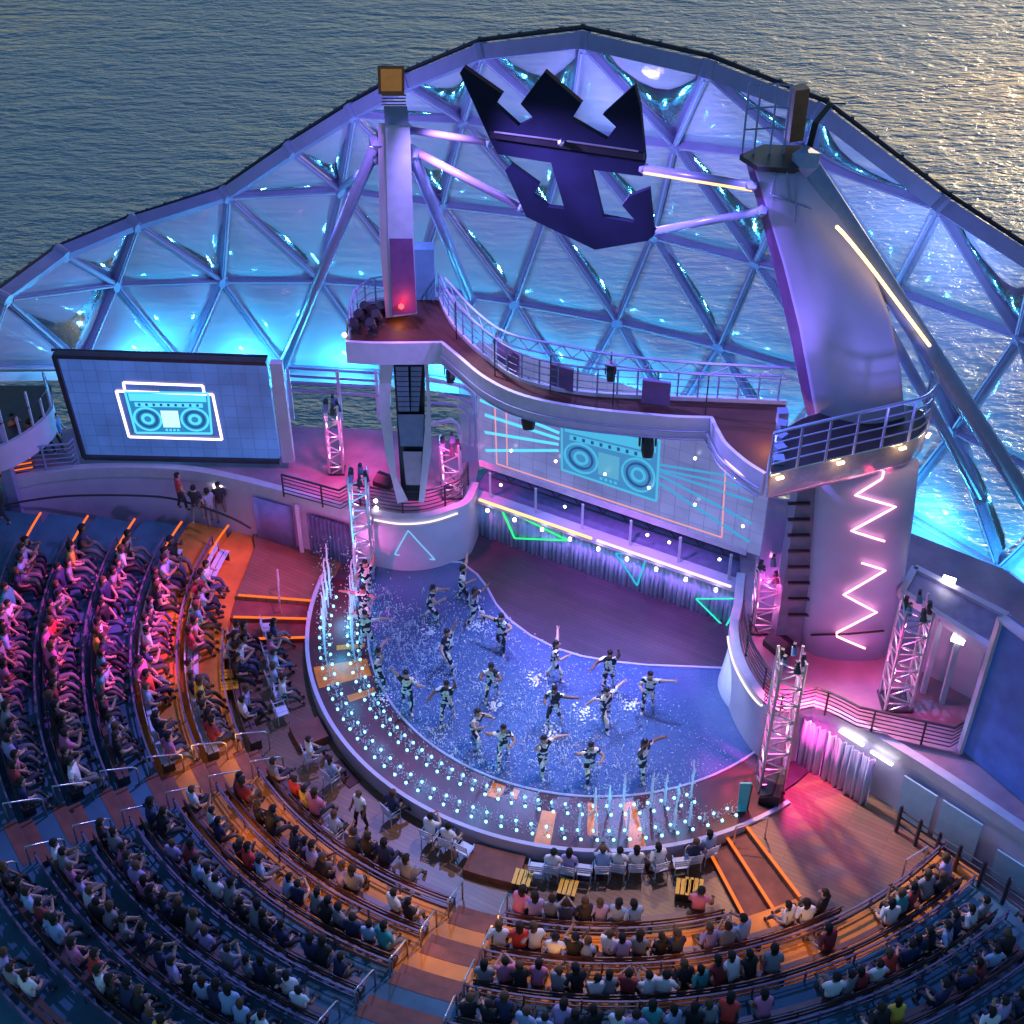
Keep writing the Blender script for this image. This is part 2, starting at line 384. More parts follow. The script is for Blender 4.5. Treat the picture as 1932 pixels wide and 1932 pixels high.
# steps (two intermediate treads each side) with lit nosings
def radial_steps(ths, r0, r1, label, grp):
    base = pol((r0+r1)/2, ths[1], 0)
    t = thing('stage_steps', base, label, 'steps', grp)
    for i in (0, 1):
        a, b_ = sorted((ths[i], ths[i+1]))
        MB().sector(r0, r1, a, b_, -.3, ZD-.2*(i+1), 4).build('tread', M['brown'], t)
    for i in range(3):
        z = ZD-.2*i; s_ = 1 if ths[0] < ths[1] else -1
        MB().bar(pol(r0+.05, ths[i]-s_*.25, z+.015), pol(r1-.1, ths[i]-s_*.25, z+.015), .10, .03).build('step_light', M['e_step'], t)
    return t
radial_steps(ST_L, 10.32, 13.3, 'three orange-lit steps down from the deck on the left of the pool', 'lit steps beside the pool')
radial_steps(ST_R, 10.32, 13.5, 'three orange-lit steps down from the deck on the right of the pool', 'lit steps beside the pool')

# pool: water sheet, dark surround, ring with fountains
pool = [pol(8.15, t) for t in range(176, 312, 4)]
back = [P(u, v, ZD) for u, v in ((1368, 1262), (1300, 1259), (1220, 1256), (1160, 1250), (1100, 1240), (1050, 1225), (1000, 1200), (960, 1170), (935, 1140), (918, 1108), (900, 1085), (870, 1062), (820, 1060), (760, 1060), (705, 1062), (675, 1100), (662, 1140))]
poolpoly = pool+[P(1430, 1390, ZD), P(1450, 1330, ZD)]+back
MB().prism(poolpoly, ZD-.02, ZD+.02).build('pool_water', M['pool'], kind='structure')
edge = [Vector((p[0], p[1], ZD+.03)) for p in [P(1368, 1262, ZD)]+back]
MB().tube(edge, .05, 6).build('pool_edge', M['wall'], label='pale curved lip between the purple stage deck and the pool', cat='pool edge')
MB().tube([pol(8.15, t, ZD+.03) for t in range(172, 312, 3)], .045, 6).build('pool_edge', M['wall'], label='thin pale lip between the fountain ring and the pool', cat='pool edge')
# ring
ring = thing('fountain_ring', pol(9.3, 235, 0), 'curved dark red ring with amber patches round the front of the pool', 'pool ring')
M['ringdeck'] = mat('ring_deck_coating', (.075, .014, .02), .35, vary=.3, scale=1.2)
MB().sector(8.22, 10.28, 166, 306, ZD-.1, ZD+.012, 70).build('ring_top', M['ringdeck'], ring)
MB().sector(10.28, 10.42, 166, 306, 0, ZD+.10, 70).build('coping', M['wall'], ring)
for a, b_, r0, r1 in ((193, 199, 8.3, 10.2), (187.5, 189, 8.3, 9.3), (203, 205, 8.4, 9.4), (257.5, 260.5, 8.9, 10.25), (245, 248, 8.3, 8.9), (267, 269, 8.4, 9.7), (274.5, 277.5, 8.4, 10.25), (250, 251.5, 8.3, 8.7)):
    MB().sector(r0, r1, a, b_, ZD+.013, ZD+.02, 6).build('amber_patch', mat('amber_tile', (.8, .19, .01), .35, vary=.3, scale=2), ring)
# things set in the front floor along the ring
for i, (t, w, dd) in enumerate(((207, 5.5, .9), (218, 6.5, .35), (236, 3, .1), (243, 9, .12), (252, 9, .95), (266.5, 6.5, .3), (288 - 8, 8, .12))):
    if w < 4: continue
    hb = .30 if dd > .5 else .04
    MB().sector(10.55, 10.55+dd+.15, t-w/2, t+w/2, 0.002, hb, 8).build('floor_hatch', M['brown'] if dd > .5 else M['bridge'], label='dark low box on the front floor, %s from the left along the pool ring' % nth(i+1), cat='floor box', group='dark boxes along the pool ring')

# tiers
tiers = []
for k in range(1, 9):
    r0, r1 = RK[k-1], RK[k]
    t0, t1 = left_th((r0+r1)/2), right_th((r0+r1)/2)
    if k == 1: t1 = 296
    mtl = M['orange'] if k < 3 else M['carpet_blue']
    MB().sector(r0+.02, r1+.02, t0, t1, -.35, LV*k, 60).build('seating_tier', mtl, kind='structure')
    if k == 1:
        MB().sector(RK[1]-.02, RK[1]+.06, 296, right_th(RK[1]), 0, LV*2, 12).build('seating_tier', M['riser'], kind='structure')
MB().sector(RK[8], 32, 166, 314, -.3, LV*8, 40).build('seating_tier', M['carpet_blue'], kind='structure')
AIS = [(206.3, 211.8), (249.0, 256.0)]
def aisle(k, j):
    a, b_ = AIS[j]
    if j == 0: return a+k*.85, b_+k*.85+(.6 if k < 4 else 0)
    return a-k*.9, b_-k*.35
SEC = {}
BL = ['left block', 'middle block', 'right block']
for k in range(0, 8):
    r = RK[k]
    a0 = aisle(k, 0); a1 = aisle(k, 1)
    tl, tr = left_th(r)+(5.5 if k else 26), right_th(r)-2
    if k == 0: tr = 286
    SEC[k] = [(tl, a0[0]), (a0[1], a1[0]), (a1[1], tr)]
ROW = ['front row', 'second row', 'third row', 'fourth row', 'fifth row', 'sixth row', 'seventh row', 'eighth row']
M['benchm'] = mat('bench_slat_paint', (.13, .06, .06), .4, vary=.2)
M['rail'] = mat('row_rail_painted', (.14, .11, .19), .5, .0, vary=.15)
# aisle half steps
for k in range(1, 9):
    for j in (0, 1):
        a, b_ = aisle(k-1, j)
        MB().sector(RK[k-1]-.42, RK[k-1]+.015, a+.3, b_-.3, LV*(k-1)+.002, LV*(k-1)+.225, 5).build('aisle_step', M['brown'], label='red brown half step up to the %s in the %s aisle' % (ROW[min(k, 7)] if k < 8 else 'back row', ['left', 'middle'][j]), cat='step', group='red brown half steps in the aisles')
        MB().sector(RK[k-1]+.03, RK[k-1]+.45, a+.3, b_-.3, LV*k+.001, LV*k+.012, 5).build('aisle_step', M['brown'], label='red brown upper tread leading to the %s in the %s aisle' % (ROW[min(k, 7)] if k < 8 else 'back row', ['left', 'middle'][j]), cat='step', group='red brown half steps in the aisles')
# left edge stairs with orange nosings along the wall
for k in range(0, 8):
    for h, rr in ((0, RK[k]), (1, RK[k]-.75)):
        if k == 0 and h: continue
        t0 = left_th(rr)+.6; L = 7.0-(.4*k if h == 0 else 3+.2*k)
        z = LV*(k+1) if h == 0 else LV*k
        if h: continue
        MB().tube([pol(rr+.03, t0+L*i/6, z+.03) for i in range(7)], .045, 5).build('stair_nosing_light', M['e_step'], label='orange light strip on the stair edge beside the left wall, %s step up' % nth(k+1), cat='step light', group='orange stair lights by the left wall')
for k in range(0, 4):
    rr = RK[k]; t1 = right_th(rr)

# bench rows: seat slats, back slats, legs; parapet rail behind
def bench(k, t0, t1, blk, seatm):
    r = RK[k]-.42; z = LV*k; n = max(4, int((t1-t0)/1.6))
    b = thing('bench_row', pol(r, (t0+t1)/2, z), 'long curved dark slatted bench in the %s of the %s' % (ROW[k], BL[blk]), 'bench', 'curved slatted benches of the auditorium')
    for q in range(2):
        MB().sector(r-.22+q*.21, r-.05+q*.21, t0, t1, z+.42, z+.45, n).build('seat_slat', seatm, b)
    for q in range(2):
        MB().sector(r+.20, r+.225, t0, t1, z+.56+q*.16, z+.66+q*.16, n).build('back_slat', seatm, b)
    lm = getattr(bench, 'leg', None)
    if lm is None:
        bench.leg = lm = MB().box((0, 0, .2), (.04, .4, .4)).box((0, .21, .6), (.04, .03, .42)).mesh('leg', M['dark'], Vector((0, 0, 0)))
    m = max(2, int((t1-t0)*r*pi/180/2.2))
    for i in range(m+1):
        t = t0+.3+(t1-t0-.6)*i/m; p = pol(r, t, z)
        inst(lm, 'leg', p, R(t-90), b)
    return b
def rowrail(k, t0, t1, blk):
    r = RK[k]+.06; z = LV*(k+1); n = max(4, int((t1-t0)/1.6)); zt = LV*k+.92
    b = thing('row_railing', pol(r, (t0+t1)/2, z), 'dark curved rail with posts behind the %s of the %s' % (ROW[k], BL[blk]), 'railing', 'curved rails behind the seat rows')
    MB().sector(r-.03, r+.03, t0, t1, zt-.05, zt, n).build('top_rail', M['rail'], b)
    MB().sector(r-.015, r+.015, t0, t1, zt-.28, zt-.25, n).build('mid_rail', M['rail'], b)
    m = max(2, int((t1-t0)*r*pi/180/1.6))
    pm = getattr(rowrail, 'p', None)
    if pm is None: rowrail.p = pm = MB().box((0, 0, .25), (.05, .05, .5)).mesh('post', M['rail'], Vector((0, 0, 0)))
    for i in range(m+1):
        t = t0+(t1-t0)*i/m; inst(pm, 'post', pol(r, t, z), R(t), b)
    # white end loops beside the aisle
    return b
def loop_rail(p, th, k, lab):
    d = Vector((cos(R(th)), sin(R(th)), 0)); a = p-d*.85; c = p+d*.25
    pts = [a+Vector((0, 0, 0)), a+Vector((0, 0, .8)), a+d*.12+Vector((0, 0, .92)), p+Vector((0, 0, 1.2)), c+Vector((0, 0, 1.3)), c+Vector((0, 0, 1.15)), c+Vector((0, 0, .45))]
    MB().tube(pts, .032, 6).build('aisle_handrail', M['chrome'], smooth=True, label=lab, cat='handrail', group='looped metal handrails at the aisle ends')
for k in range(8):
    for j, (t0, t1) in enumerate(SEC[k]):
        if k == 1 and j == 2: t1 = 299
        if t1-t0 < 3: continue
        bench(k, t0+.3, t1-.3, j, M['chair'] if j == 0 and k in (1, 2) else M['benchm'])
        rowrail(k, t0, t1 if not (k == 1 and j == 2) else right_th(RK[1])-1, j)
        ends = []
        if j < 2: ends.append((t1+.15, 'left' if j == 0 else 'middle', 'near'))
        if j > 0: ends.append((t0-.15, 'left' if j == 1 else 'middle', 'far'))
        if k < 7:
            for t, an, sd_ in ends:
                loop_rail(pol(RK[k], t, LV*k), t, k, 'looped metal handrail by the %s in the %s aisle, its %s side' % (ROW[k], an, 'left' if sd_ == 'near' else 'right'))

# ------------------------------------------------------------------ walls round the stage
ZB = 3.15                                                        # balcony level
A2, B2 = Vector((-1.35, 45.35)), Vector((8.15, 40.25))            # foot of the curtain wall
wd = (B2-A2).normalized(); wn = Vector((wd.y, -wd.x))
# curtain wall: ribbed cloth
bw = thing('stage_back_wall', (3.4, 42.8, ZD), 'long ribbed curtain wall behind the stage deck with a lit ledge on top', 'wall')
path = []
L = (B2-A2).length; nn = 160
for i in range(nn+1):
    p = A2+wd*(L*i/nn)+wn*(.06*sin(i*2.3)+.04*sin(i*.9)); path.append((p.x, p.y))
MB().strip(path, ZD, 2.5, .05).build('curtain', M['curtain'], bw, smooth=True)
Lg = 2.78
MB().prism([A2-wd*.2+wn*.35, B2+wd*.2+wn*.35, B2+wd*.2-wn*.1, A2-wd*.2-wn*.1], 2.5, Lg).build('ledge', M['wall'], bw)
MB().prism([A2-wd*.2-wn*.1, B2+wd*.2-wn*.1, B2+wd*.2-wn*1.6, A2-wd*.2-wn*1.6], 2.5, Lg-.02).build('recess_floor', mat('recess_paint', (.14, .12, .24), .6, vary=.2), bw)
a = A2+wn*.38; c = B2+wn*.38
def on(a_, c_, t, z): p = a_+(c_-a_)*t; return Vector((p.x, p.y, z))
MB().tube([on(a, c, .03, Lg-.05), on(a, c, .47, Lg-.05)], .05, 8).build('light_tube', M['e_warm'], bw, smooth=True, label='glowing warm orange half of the light tube')
MB().tube([on(a, c, .49, Lg-.05), on(a, c, .98, Lg-.05)], .045, 8).build('light_tube', M['e_pinkwhite'], bw, smooth=True, label='glowing pink half of the light tube')
for i in range(9):
    p = on(A2+wn*.52, B2+wn*.52, .07+.108*i, 2.42)
    MB().tube([p, p+Vector((0, 0, .1))], .06, 8).build('downlight', M['e_white'], bw)
# gap with truss behind, then the LED screen
gap = thing('screen_truss', (3.4, 43.6, Lg), 'dark horizontal truss in the slot under the big stage screen', 'truss')
o_ = -wn*.9
for z in (Lg+.12, Lg+.75):
    for q in (0, .45):
        p1 = A2+o_-wn*q; p2 = B2+o_-wn*q
        MB().tube([(p1.x, p1.y, z), (p2.x, p2.y, z)], .04, 6).build('chord', M['dark'], gap)
for i in range(22):
    p1 = A2+o_+wd*(L*i/22); p2 = A2+o_+wd*(L*(i+1)/22); z = (Lg+.12, Lg+.75)
    MB().bar((p1.x, p1.y, z[i % 2]), (p2.x, p2.y, z[1-i % 2]), .035).build('brace', M['dark'], gap)
MB().prism([A2-wn*1.6, B2-wn*1.6, B2-wn*1.7, A2-wn*1.7], Lg, 4.2).build('back_panel', bpy.data.materials['recess_paint'], gap)
for i in range(6):
    p = A2+wn*.1+wd*(L*(.06+.18*i)); 
    MB().box((p.x, p.y, (Lg+3.95)/2), (.09, .09, 3.95-Lg)).build('post', M['white'], gap)
lightpos = [(Vector((on(A2, B2, t, 3.5)))) for t in (.1, .35, .66, .74, .92)]
for i, p in enumerate(lightpos):
    MB().ico(p+Vector((wn.x*.05, wn.y*.05, 0)), .06).build('spot_bulb', M['e_white'], gap)
A3, B3 = A2-wn*.25, B2-wn*.25
scr = thing('stage_screen', (3.4, 42.7, 4.0), 'huge violet stage screen showing a blue boombox and light rays', 'screen')
ZS0, ZS1 = 3.98, 9.3
MB().prism([A3-wd*.05, B3+wd*.5, B3+wd*.5-wn*.25, A3-wd*.05-wn*.25], ZS0, ZS1).build('screen_panel', M['ledmain'], scr)
MB().prism([A3+wn*.03, B3+wn*.03, B3, A3], ZS0-.16, ZS0+.12).build('lower_frame', mat('screen_frame_pink', (.55, .42, .55), .45, vary=.1), scr)
fr = (A3, B3)
def on_screen(u, v, off=.03): return Pw(u, v, A3, B3, off)
def line_on(name, pts, w, m, parent, pw, off=.03, closed=False, **kw):
    pts = [pw(u, v, off) for u, v in pts]
    if closed: pts = pts+[pts[0]]
    b = MB()
    for i in range(len(pts)-1): b.bar(pts[i], pts[i+1], w, .02, up=(0, -1, .01))
    return b.build(name, m, parent, **kw)
Dz = lambda u, v: (1700/1.98758+u*.3125, 1500/1.98758+v*.3125)     # zoom used while measuring
for q in (((160, 0), (640, 200)), ((190, 90), (640, 235)), ((190, 195), (635, 268)), ((195, 305), (635, 305))):
    line_on('light_ray', [Dz(*q[0]), Dz(*q[1])], .12, M['e_cyan'], scr, on_screen)
for q in (((1240, 390), (1800, 480)), ((1245, 430), (1810, 615)), ((1245, 455), (1800, 745)), ((1240, 500), (1790, 860)), ((1245, 420), (1815, 540))):
    line_on('light_ray', [Dz(*q[0]), Dz(*q[1])], .10, M['e_cyan2'], scr, on_screen)
line_on('picture_outline', [Dz(250, 0), Dz(262, 385), Dz(1620, 830), Dz(1650, 300)], .05, M['e_outline2'], scr, on_screen)
line_on('picture_outline', [Dz(318, 0), Dz(325, 395)], .05, M['e_outline2'], scr, on_screen)
def boombox(parent, pw, c4, dims, cols):
    """c4: picture corners tl,tr,br,bl in pixels, drawn as flat glowing shapes on the screen"""
    def q(x, y, off=.03):
        a = [c4[0][i]+(c4[1][i]-c4[0][i])*x for i in (0, 1)]; b = [c4[3][i]+(c4[2][i]-c4[3][i])*x for i in (0, 1)]
        return pw(a[0]+(b[0]-a[0])*y, a[1]+(b[1]-a[1])*y, off)
    def rect(n, x0, y0, x1, y1, m, off):
        MB().plate([q(x0, y0, off), q(x1, y0, off), q(x1, y1, off), q(x0, y1, off)], (0, .01, 0)).build(n, m, parent)
    def ringp(n, x, y, rx, ry, m, off, w=.025):
        pts = [q(x+rx*cos(t*pi/10), y+ry*sin(t*pi/10), off) for t in range(20)]
        MB().tube(pts, w, 4, closed=True).build(n, m, parent)
    main, dim, cream = cols
    rect('boombox_body', 0, 0, 1, 1, dim, .02)
    rect('boombox_panel', .03, .04, .97, .22, main, .034)
    rect('boombox_panel', .08, .26, .92, .36, main, .034)
    rect('cassette_door', .38, .45, .60, .86, cream, .034)
    for x in (.20, .80):
        for rr in (.17, .12, .065): ringp('speaker_ring', x, .66, rr, rr*1.6, main if rr != .12 else M['e_navy'], .05, .045 if rr > .1 else .06)
    for i in range(9): rect('dial_mark', .12+.09*i, .28, .15+.09*i, .34, M['e_navy'], .045)
    for i in range(4): rect('button', .40+.05*i, .9, .43+.05*i, .95, main, .045)
    for a, b in (((0, 0), (1, 0)), ((1, 0), (1, 1)), ((1, 1), (0, 1)), ((0, 1), (0, 0))):
        MB().bar(q(*a, .05), q(*b, .05), .08, .03, up=(0, -1, 0)).build('boombox_edge', main, parent)
boombox(scr, on_screen, (Dz(655, 120), Dz(1245, 245), Dz(1225, 610), Dz(655, 420)), None, (emat('screen_soft_cyan', (.06, .42, .68), .62), emat('screen_soft_blue', (.05, .24, .52), .55), emat('screen_soft_cyan2', (.1, .42, .66), .5)))
for u, v in ((618, 370), (915, 448), (1180, 530), (1458, 632), (1748, 762), (350, 306), (1460, 352), (1705, 465)):
    MB().ico(on_screen(*Dz(u, v), .18), .06).build('spot_bulb', M['e_white'], scr)
# pads (round balconies) left and right of the stage
def smooth_path(pts, n=8):
    out = []
    m = len(pts)
    for i in range(m-1):
        p0 = pts[max(i-1, 0)]; p1 = pts[i]; p2 = pts[i+1]; p3 = pts[min(i+2, m-1)]
        for k in range(n):
            t = k/n; out.append(.5*((2*p1)+(-p0+p2)*t+(2*p0-5*p1+4*p2-p3)*t*t+(-p0+3*p1-3*p2+p3)*t**3))
    out.append(pts[-1]); return out
V2 = lambda p: Vector((p[0], p[1]))
LT = [V2(P(u, v, ZB)) for u, v in ((-60, 922), (20, 906), (90, 892), (170, 884), (260, 882), (360, 888), (450, 905), (560, 934), (660, 962), (705, 970), (755, 978), (805, 975), (850, 962), (880, 948), (905, 926))]
RT = [V2(P(u, v, ZB)) for u, v in ((1410, 1108), (1392, 1140), (1384, 1185), (1392, 1235), (1412, 1280), (1440, 1318), (1475, 1342), (1530, 1330), (1590, 1352), (1742, 1440), (1932, 1566), (2100, 1680))]
LT[-1] = A2+wn*.1; RT[0] = B2+wn*.1
LTs, RTs = smooth_path(LT[:9], 6)+smooth_path(LT[9:], 8), smooth_path(RT[:7], 8)+smooth_path(RT[7:], 4)
def side_wall(name, path, label, th=.18):
    w = thing(name, (path[len(path)//2].x, path[len(path)//2].y, 0), label, 'wall')
    MB().strip(path, -.2, ZB-.35, th).build('wall_face', M['wall'], w, smooth=False)
    MB().strip(path, ZB-.35, ZB+.12, th+.12).build('parapet_band', M['white'], w)
    return w
wl = side_wall('left_stage_wall', LTs, 'pale curved wall below the left balcony with doors and drapes')
wr = side_wall('right_stage_wall', RTs, 'pale curved wall below the right balcony with drapes and doors')
wl.name = 'curved_wall'; wr.name = 'curved_wall'
fb = [P(u, v, ZD+.03) for u, v in ((1384, 1222), (1364, 1255), (1354, 1288), (1364, 1320), (1390, 1352), (1422, 1384), (1448, 1402))]
ft_ = [P(u, v, ZB-.2) for u, v in ((1391, 1150), (1384, 1185), (1386, 1225), (1400, 1262), (1424, 1298), (1450, 1322), (1472, 1338))]
fb, ft_ = smooth_path(fb, 6), smooth_path(ft_, 6); nn_ = len(fb); b = MB()
M['padface'] = mat('pad_face_paint', (.66, .66, .78), .35, vary=.08)
inw = Vector((.12, .08, 0))
b.add(fb+ft_+[p+inw for p in fb]+[p+inw for p in ft_], [(i, i+1, nn_+i+1, nn_+i) for i in range(nn_-1)]+[(2*nn_+i, 3*nn_+i, 3*nn_+i+1, 2*nn_+i+1) for i in range(nn_-1)]+[(nn_+i, nn_+i+1, 3*nn_+i+1, 3*nn_+i) for i in range(nn_-1)]+[(0, nn_, 3*nn_, 2*nn_), (nn_-1, 3*nn_-1, 4*nn_-1, 2*nn_-1)]).build('pad_face', M['padface'], wr, smooth=True)
# balcony floors
M['balc'] = mat('balcony_floor_coating', (.26, .17, .24), .45, vary=.25, scale=1)
MB().prism([V2(p) for p in LTs]+[Vector((-1.2, 47.5)), Vector((-4, 48.6)), Vector((-14, 49.3)), Vector((-23, 48)), Vector((-27, 42))], ZB-.3, ZB).build('left_balcony_floor', M['balc'], kind='structure')
MB().prism([V2(p) for p in RTs]+[Vector((22, 34)), Vector((17.5, 40.5)), Vector((13, 43.5)), Vector((8.4, 43.0))], ZB-.3, ZB).build('right_balcony_floor', M['balc'], kind='structure')
bpy.data.objects['left_balcony_floor'].name = 'balcony_floor'; bpy.data.objects['right_balcony_floor'].name = 'balcony_floor'
# light bands on the pads
for path, m, lab, rng in ((LTs, M['e_white'], 'white light strip along the rim of the left round balcony', (50, 76)), (RTs, M['e_pinkwhite'], 'pink white light strip along the rim of the right round balcony', (18, 46))):
    pts = []
    for i in range(rng[0], min(rng[1], len(path)-1)):
        d = (path[i+1]-path[i-1]).normalized(); n = Vector((d.y, -d.x)); n = n if n.y < 0 else -n
        c2 = path[i]; cc = Vector((CX, CY)) ; 
        if (cc-c2).dot(n) < 0: n = -n
        q = c2+n*.2; pts.append((q.x, q.y, ZB-.10))
    MB().tube(pts, .035, 6).build('rim_light', emat('rim_led', (1, .75, .82), .9), label=lab, cat='light strip')
# drapes on the side walls
def drape(u0, v0, u1, v1, z0, z1, n, lab, parent):
    sh = Vector((0, -.3, 0)) if u0 < 900 else Vector((0, 0, 0)); a = P(u0, v0, z0)+sh; c = P(u1, v1, z0)+sh; d = (c-a); path = []
    nrm = Vector((d.y, -d.x, 0)).normalized(); nrm = nrm if (C0-a).dot(nrm) > 0 else -nrm
    for i in range(n*8+1):
        t = i/(n*8); q = a+d*t+nrm*(.05*sin(i*.83)+.05*sin(i*.51+1.3)*sin(i*.13)+.035*sin(i*1.37)); path.append((q.x, q.y))
    return MB().strip(path, z0, z1, .04).build('drape', M['curtain'], smooth=True, label=lab, cat='curtain', group='drapes hung on the side walls')
drape(1500, 1437, 1540, 1462, ZD, 2.75, 4, 'silvery drape directly beside the right tall truss tower', None)
drape(1545, 1464, 1632, 1520, ZD, 2.75, 8, 'wide rippled silver drape between the right truss tower and the blue doors', None)
from mathutils.bvhtree import BVHTree
def bvh_of(ob):
    o = Vector(ob['wl']); me = ob.data; return BVHTree.FromPolygons([v.co+o for v in me.vertices], [tuple(p.vertices) for p in me.polygons])
LW = bvh_of([c for c in wl.children if c.name.startswith('wall_face')][0])
def on_lw(u, v, off=.1):
    d = ray(u, v).normalized(); h, n, i_, ds = LW.ray_cast(CAM, d)
    if h is None: return P(u, v, 1.5)
    return h+(n if n.dot(d) < 0 else -n)*off
def ldrape(us, v0, v1, z0, z1, amp, lab, m, name='drape'):
    path = []
    for i in range(us[2]):
        t = i/(us[2]-1); h = on_lw(us[0]+(us[1]-us[0])*t, v0+(v1-v0)*t, .12+amp*(1+sin(i*1.1))); path.append((h.x, h.y))
    MB().strip(path, z0, z1, .03).build(name, m, smooth=True, label=lab, cat='curtain' if amp else 'door', group='drapes hung on the side walls' if amp else None)
ldrape((482, 556, 8), 955, 975, ZD, 2.65, 0, 'flat blue violet door in the left wall nearest the seats', mat('door_violet', (.2, .2, .42), .45, vary=.15), 'wall_door')
ldrape((585, 664, 60), 978, 998, ZD, 2.6, .06, 'dark violet drape between the wall post and the left tall tower', mat('drape_dark', (.10, .10, .22), .8, vary=.25))
h_ = on_lw(568, 975, .2); MB().box((h_.x, h_.y, 1.7), (.16, .12, 2.4)).build('wall_post', M['white'], wl)
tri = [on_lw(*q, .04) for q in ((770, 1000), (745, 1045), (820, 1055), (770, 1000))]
pjt = thing('projected_triangle', tri[0], 'faint cyan light triangle on the face of the left round balcony', 'light shape')  # light cast on the pad, built as thin glowing bars
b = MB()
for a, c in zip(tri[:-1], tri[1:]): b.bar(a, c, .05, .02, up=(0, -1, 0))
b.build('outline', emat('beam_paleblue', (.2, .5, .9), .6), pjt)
# door panels on the right wall
a_, b_ = P(1650, 1528, ZD), P(1770, 1612, ZD)
wdr = (P(1932, 1566, ZB)-P(1590, 1352, ZB)); wdr.z = 0; wdr.normalize(); nr = Vector((wdr.y, -wdr.x, 0)); nr = nr if nr.x < 0 else -nr
q0 = P(1590, 1352, ZB); 
M['doorblue'] = mat('door_paint_blue', (.28, .48, .62), .4, vary=.1)
for i, (s0, s1, z1) in enumerate(((2.55, 3.75, 2.5), (3.95, 5.35, 2.5), (6.0, 9.0, 1.9))):
    a = q0+wdr*s0+nr*.12; b_ = q0+wdr*s1+nr*.12
    MB().plate([(a.x, a.y, ZD+.1), (b_.x, b_.y, ZD+.1), (b_.x, b_.y, z1), (a.x, a.y, z1)], nr*.06).build('door_leaf', M['doorblue'], wr, label='flat pale blue door leaf')
for s0, s1, z in ((.1, 1.0, 2.72), (1.3, 2.1, 2.68)):
    a = q0+wdr*s0+nr*.2; b_ = q0+wdr*s1+nr*.2
    MB().bar((a.x, a.y, z), (b_.x, b_.y, z), .09, .05).build('strip_lamp', M['e_white'], wr)
p = q0+wdr*7.6+nr*.2
MB().box((p.x, p.y, 2.2), (.5, .12, .22), rz=atan2(wdr.y, wdr.x)).build('bulkhead_lamp', M['e_white'], wr)
for u, v in ((582, 945), (622, 958)):
    p = P(u, v, 2.7); p2 = P(u+22, v+6, 2.7)
    MB().bar(p-Vector((0, .2, 0)), p2-Vector((0, .2, 0)), .09, .05).build('strip_lamp', M['e_white'], wl)
p = P(412, 910, 2.7)-Vector((0, .25, 0)); MB().box(p, (.3, .1, .12)).build('bulkhead_lamp', M['e_white'], wl)
# dark handrail along the left wall
hp = [P(u, v, 2.6)+Vector((0, -.35, 0)) for u, v in ((0, 945), (60, 933), (150, 924), (300, 926), (380, 944), (440, 966), (475, 985))]
MB().tube(smooth_path(hp, 5), .045, 6).build('wall_handrail', M['dark'], label='long dark handrail curving along the left wall above the stairs', cat='handrail')

# ------------------------------------------------------------------ railings
def railing(pts, z, hgt, nr_, m, label, posts=None, name='balcony_railing', group='dark balcony railings', rr=.03, glass=False):
    pts = [Vector((p[0], p[1])) for p in pts]
    mid = pts[len(pts)//2]
    t = thing(name, (mid.x, mid.y, z), label, 'railing', group)
    for i in range(nr_+1):
        zz = z+hgt*(i+1)/(nr_+1) if i < nr_ else z+hgt
        MB().tube([(p.x, p.y, zz) for p in pts], rr*(1.5 if i == nr_ else .7), 6).build('top_rail' if i == nr_ else 'mid_rail', m, t)
    L = 0; acc = [0]
    for i in range(1, len(pts)): L += (pts[i]-pts[i-1]).length; acc.append(L)
    n = max(2, posts or int(L/1.5))
    pm = rodmesh(rr*1.2, 1, m, 6, 'post')
    for k in range(n+1):
        s = L*k/n
        for i in range(1, len(pts)):
            if acc[i] >= s-1e-6:
                f = (s-acc[i-1])/max(1e-6, acc[i]-acc[i-1]); q = pts[i-1]+(pts[i]-pts[i-1])*f; break
        rod('post', (q.x, q.y, z), (q.x, q.y, z+hgt), pm, 1, t)
    return t
def inset(path, d):
    out = []
    for i, p in enumerate(path):
        a = path[max(i-1, 0)]; b = path[min(i+1, len(path)-1)]; t = (b-a).normalized(); n = Vector((t.y, -t.x))
        if (Vector((CX, CY))-p).dot(n) > 0: n = -n
        out.append(p+n*d)
    return out
lp = inset([p for p in LTs if p.x > -8.6 and p.x < -1.4], .25)
railing(lp, ZB, 1.05, 5, M['dark'], 'dark multi-bar railing along the edge of the left round balcony')
rp = inset([p for p in RTs if p.y > 28 and p.y < 39.6][10:], .25)
re = P(1808, 1400, ZB); rp2 = [p for p in rp if p.y > re.y+.3]+[V2(P(1790, 1416, ZB)), V2(P(1820, 1398, ZB))]
railing(rp2, ZB, 1.05, 5, M['dark'], 'dark multi-bar railing along the edge of the right balcony')

# ------------------------------------------------------------------ left and right picture screens
ls = thing('side_screen', P(330, 870, ZB), 'big tilted blue screen with an outlined boombox, left of the stage', 'screen')
LS_A, LS_B = V2(P(158, 864, ZB+.25)), V2(P(530, 872, ZB+.25))
def on_left(u, v, off=.03): return Pw(u, v, LS_A, LS_B, off)
TL, TR, BR, BLc = on_left(103, 668, 0), on_left(503, 682, 0), on_left(528, 868, 0), on_left(160, 860, 0)
MB().plate([TL, TR, BR, BLc], (0, .35, 0)).build('screen_panel', M['ledleft'], ls)
for a, b_, w, m in ((TL, TR, .16, M['dark']), (TR, BR, .45, M['wall']), (BR, BLc, .14, M['dark']), (BLc, TL, .16, M['dark'])):
    off = Vector((.35, 0, 0)) if m is M['wall'] else Vector((0, 0, 0))
    MB().bar(a+Vector((0, -.02, 0))+off, b_+Vector((0, -.02, 0))+off, w, .3, up=(0, -1, 0)).build('frame', m, ls)
t_ = on_left(97, 660, -.3); t2 = on_left(505, 672, -.3)
MB().tube([t_, t2], .06, 6).build('top_tube', M['dark'], ls)
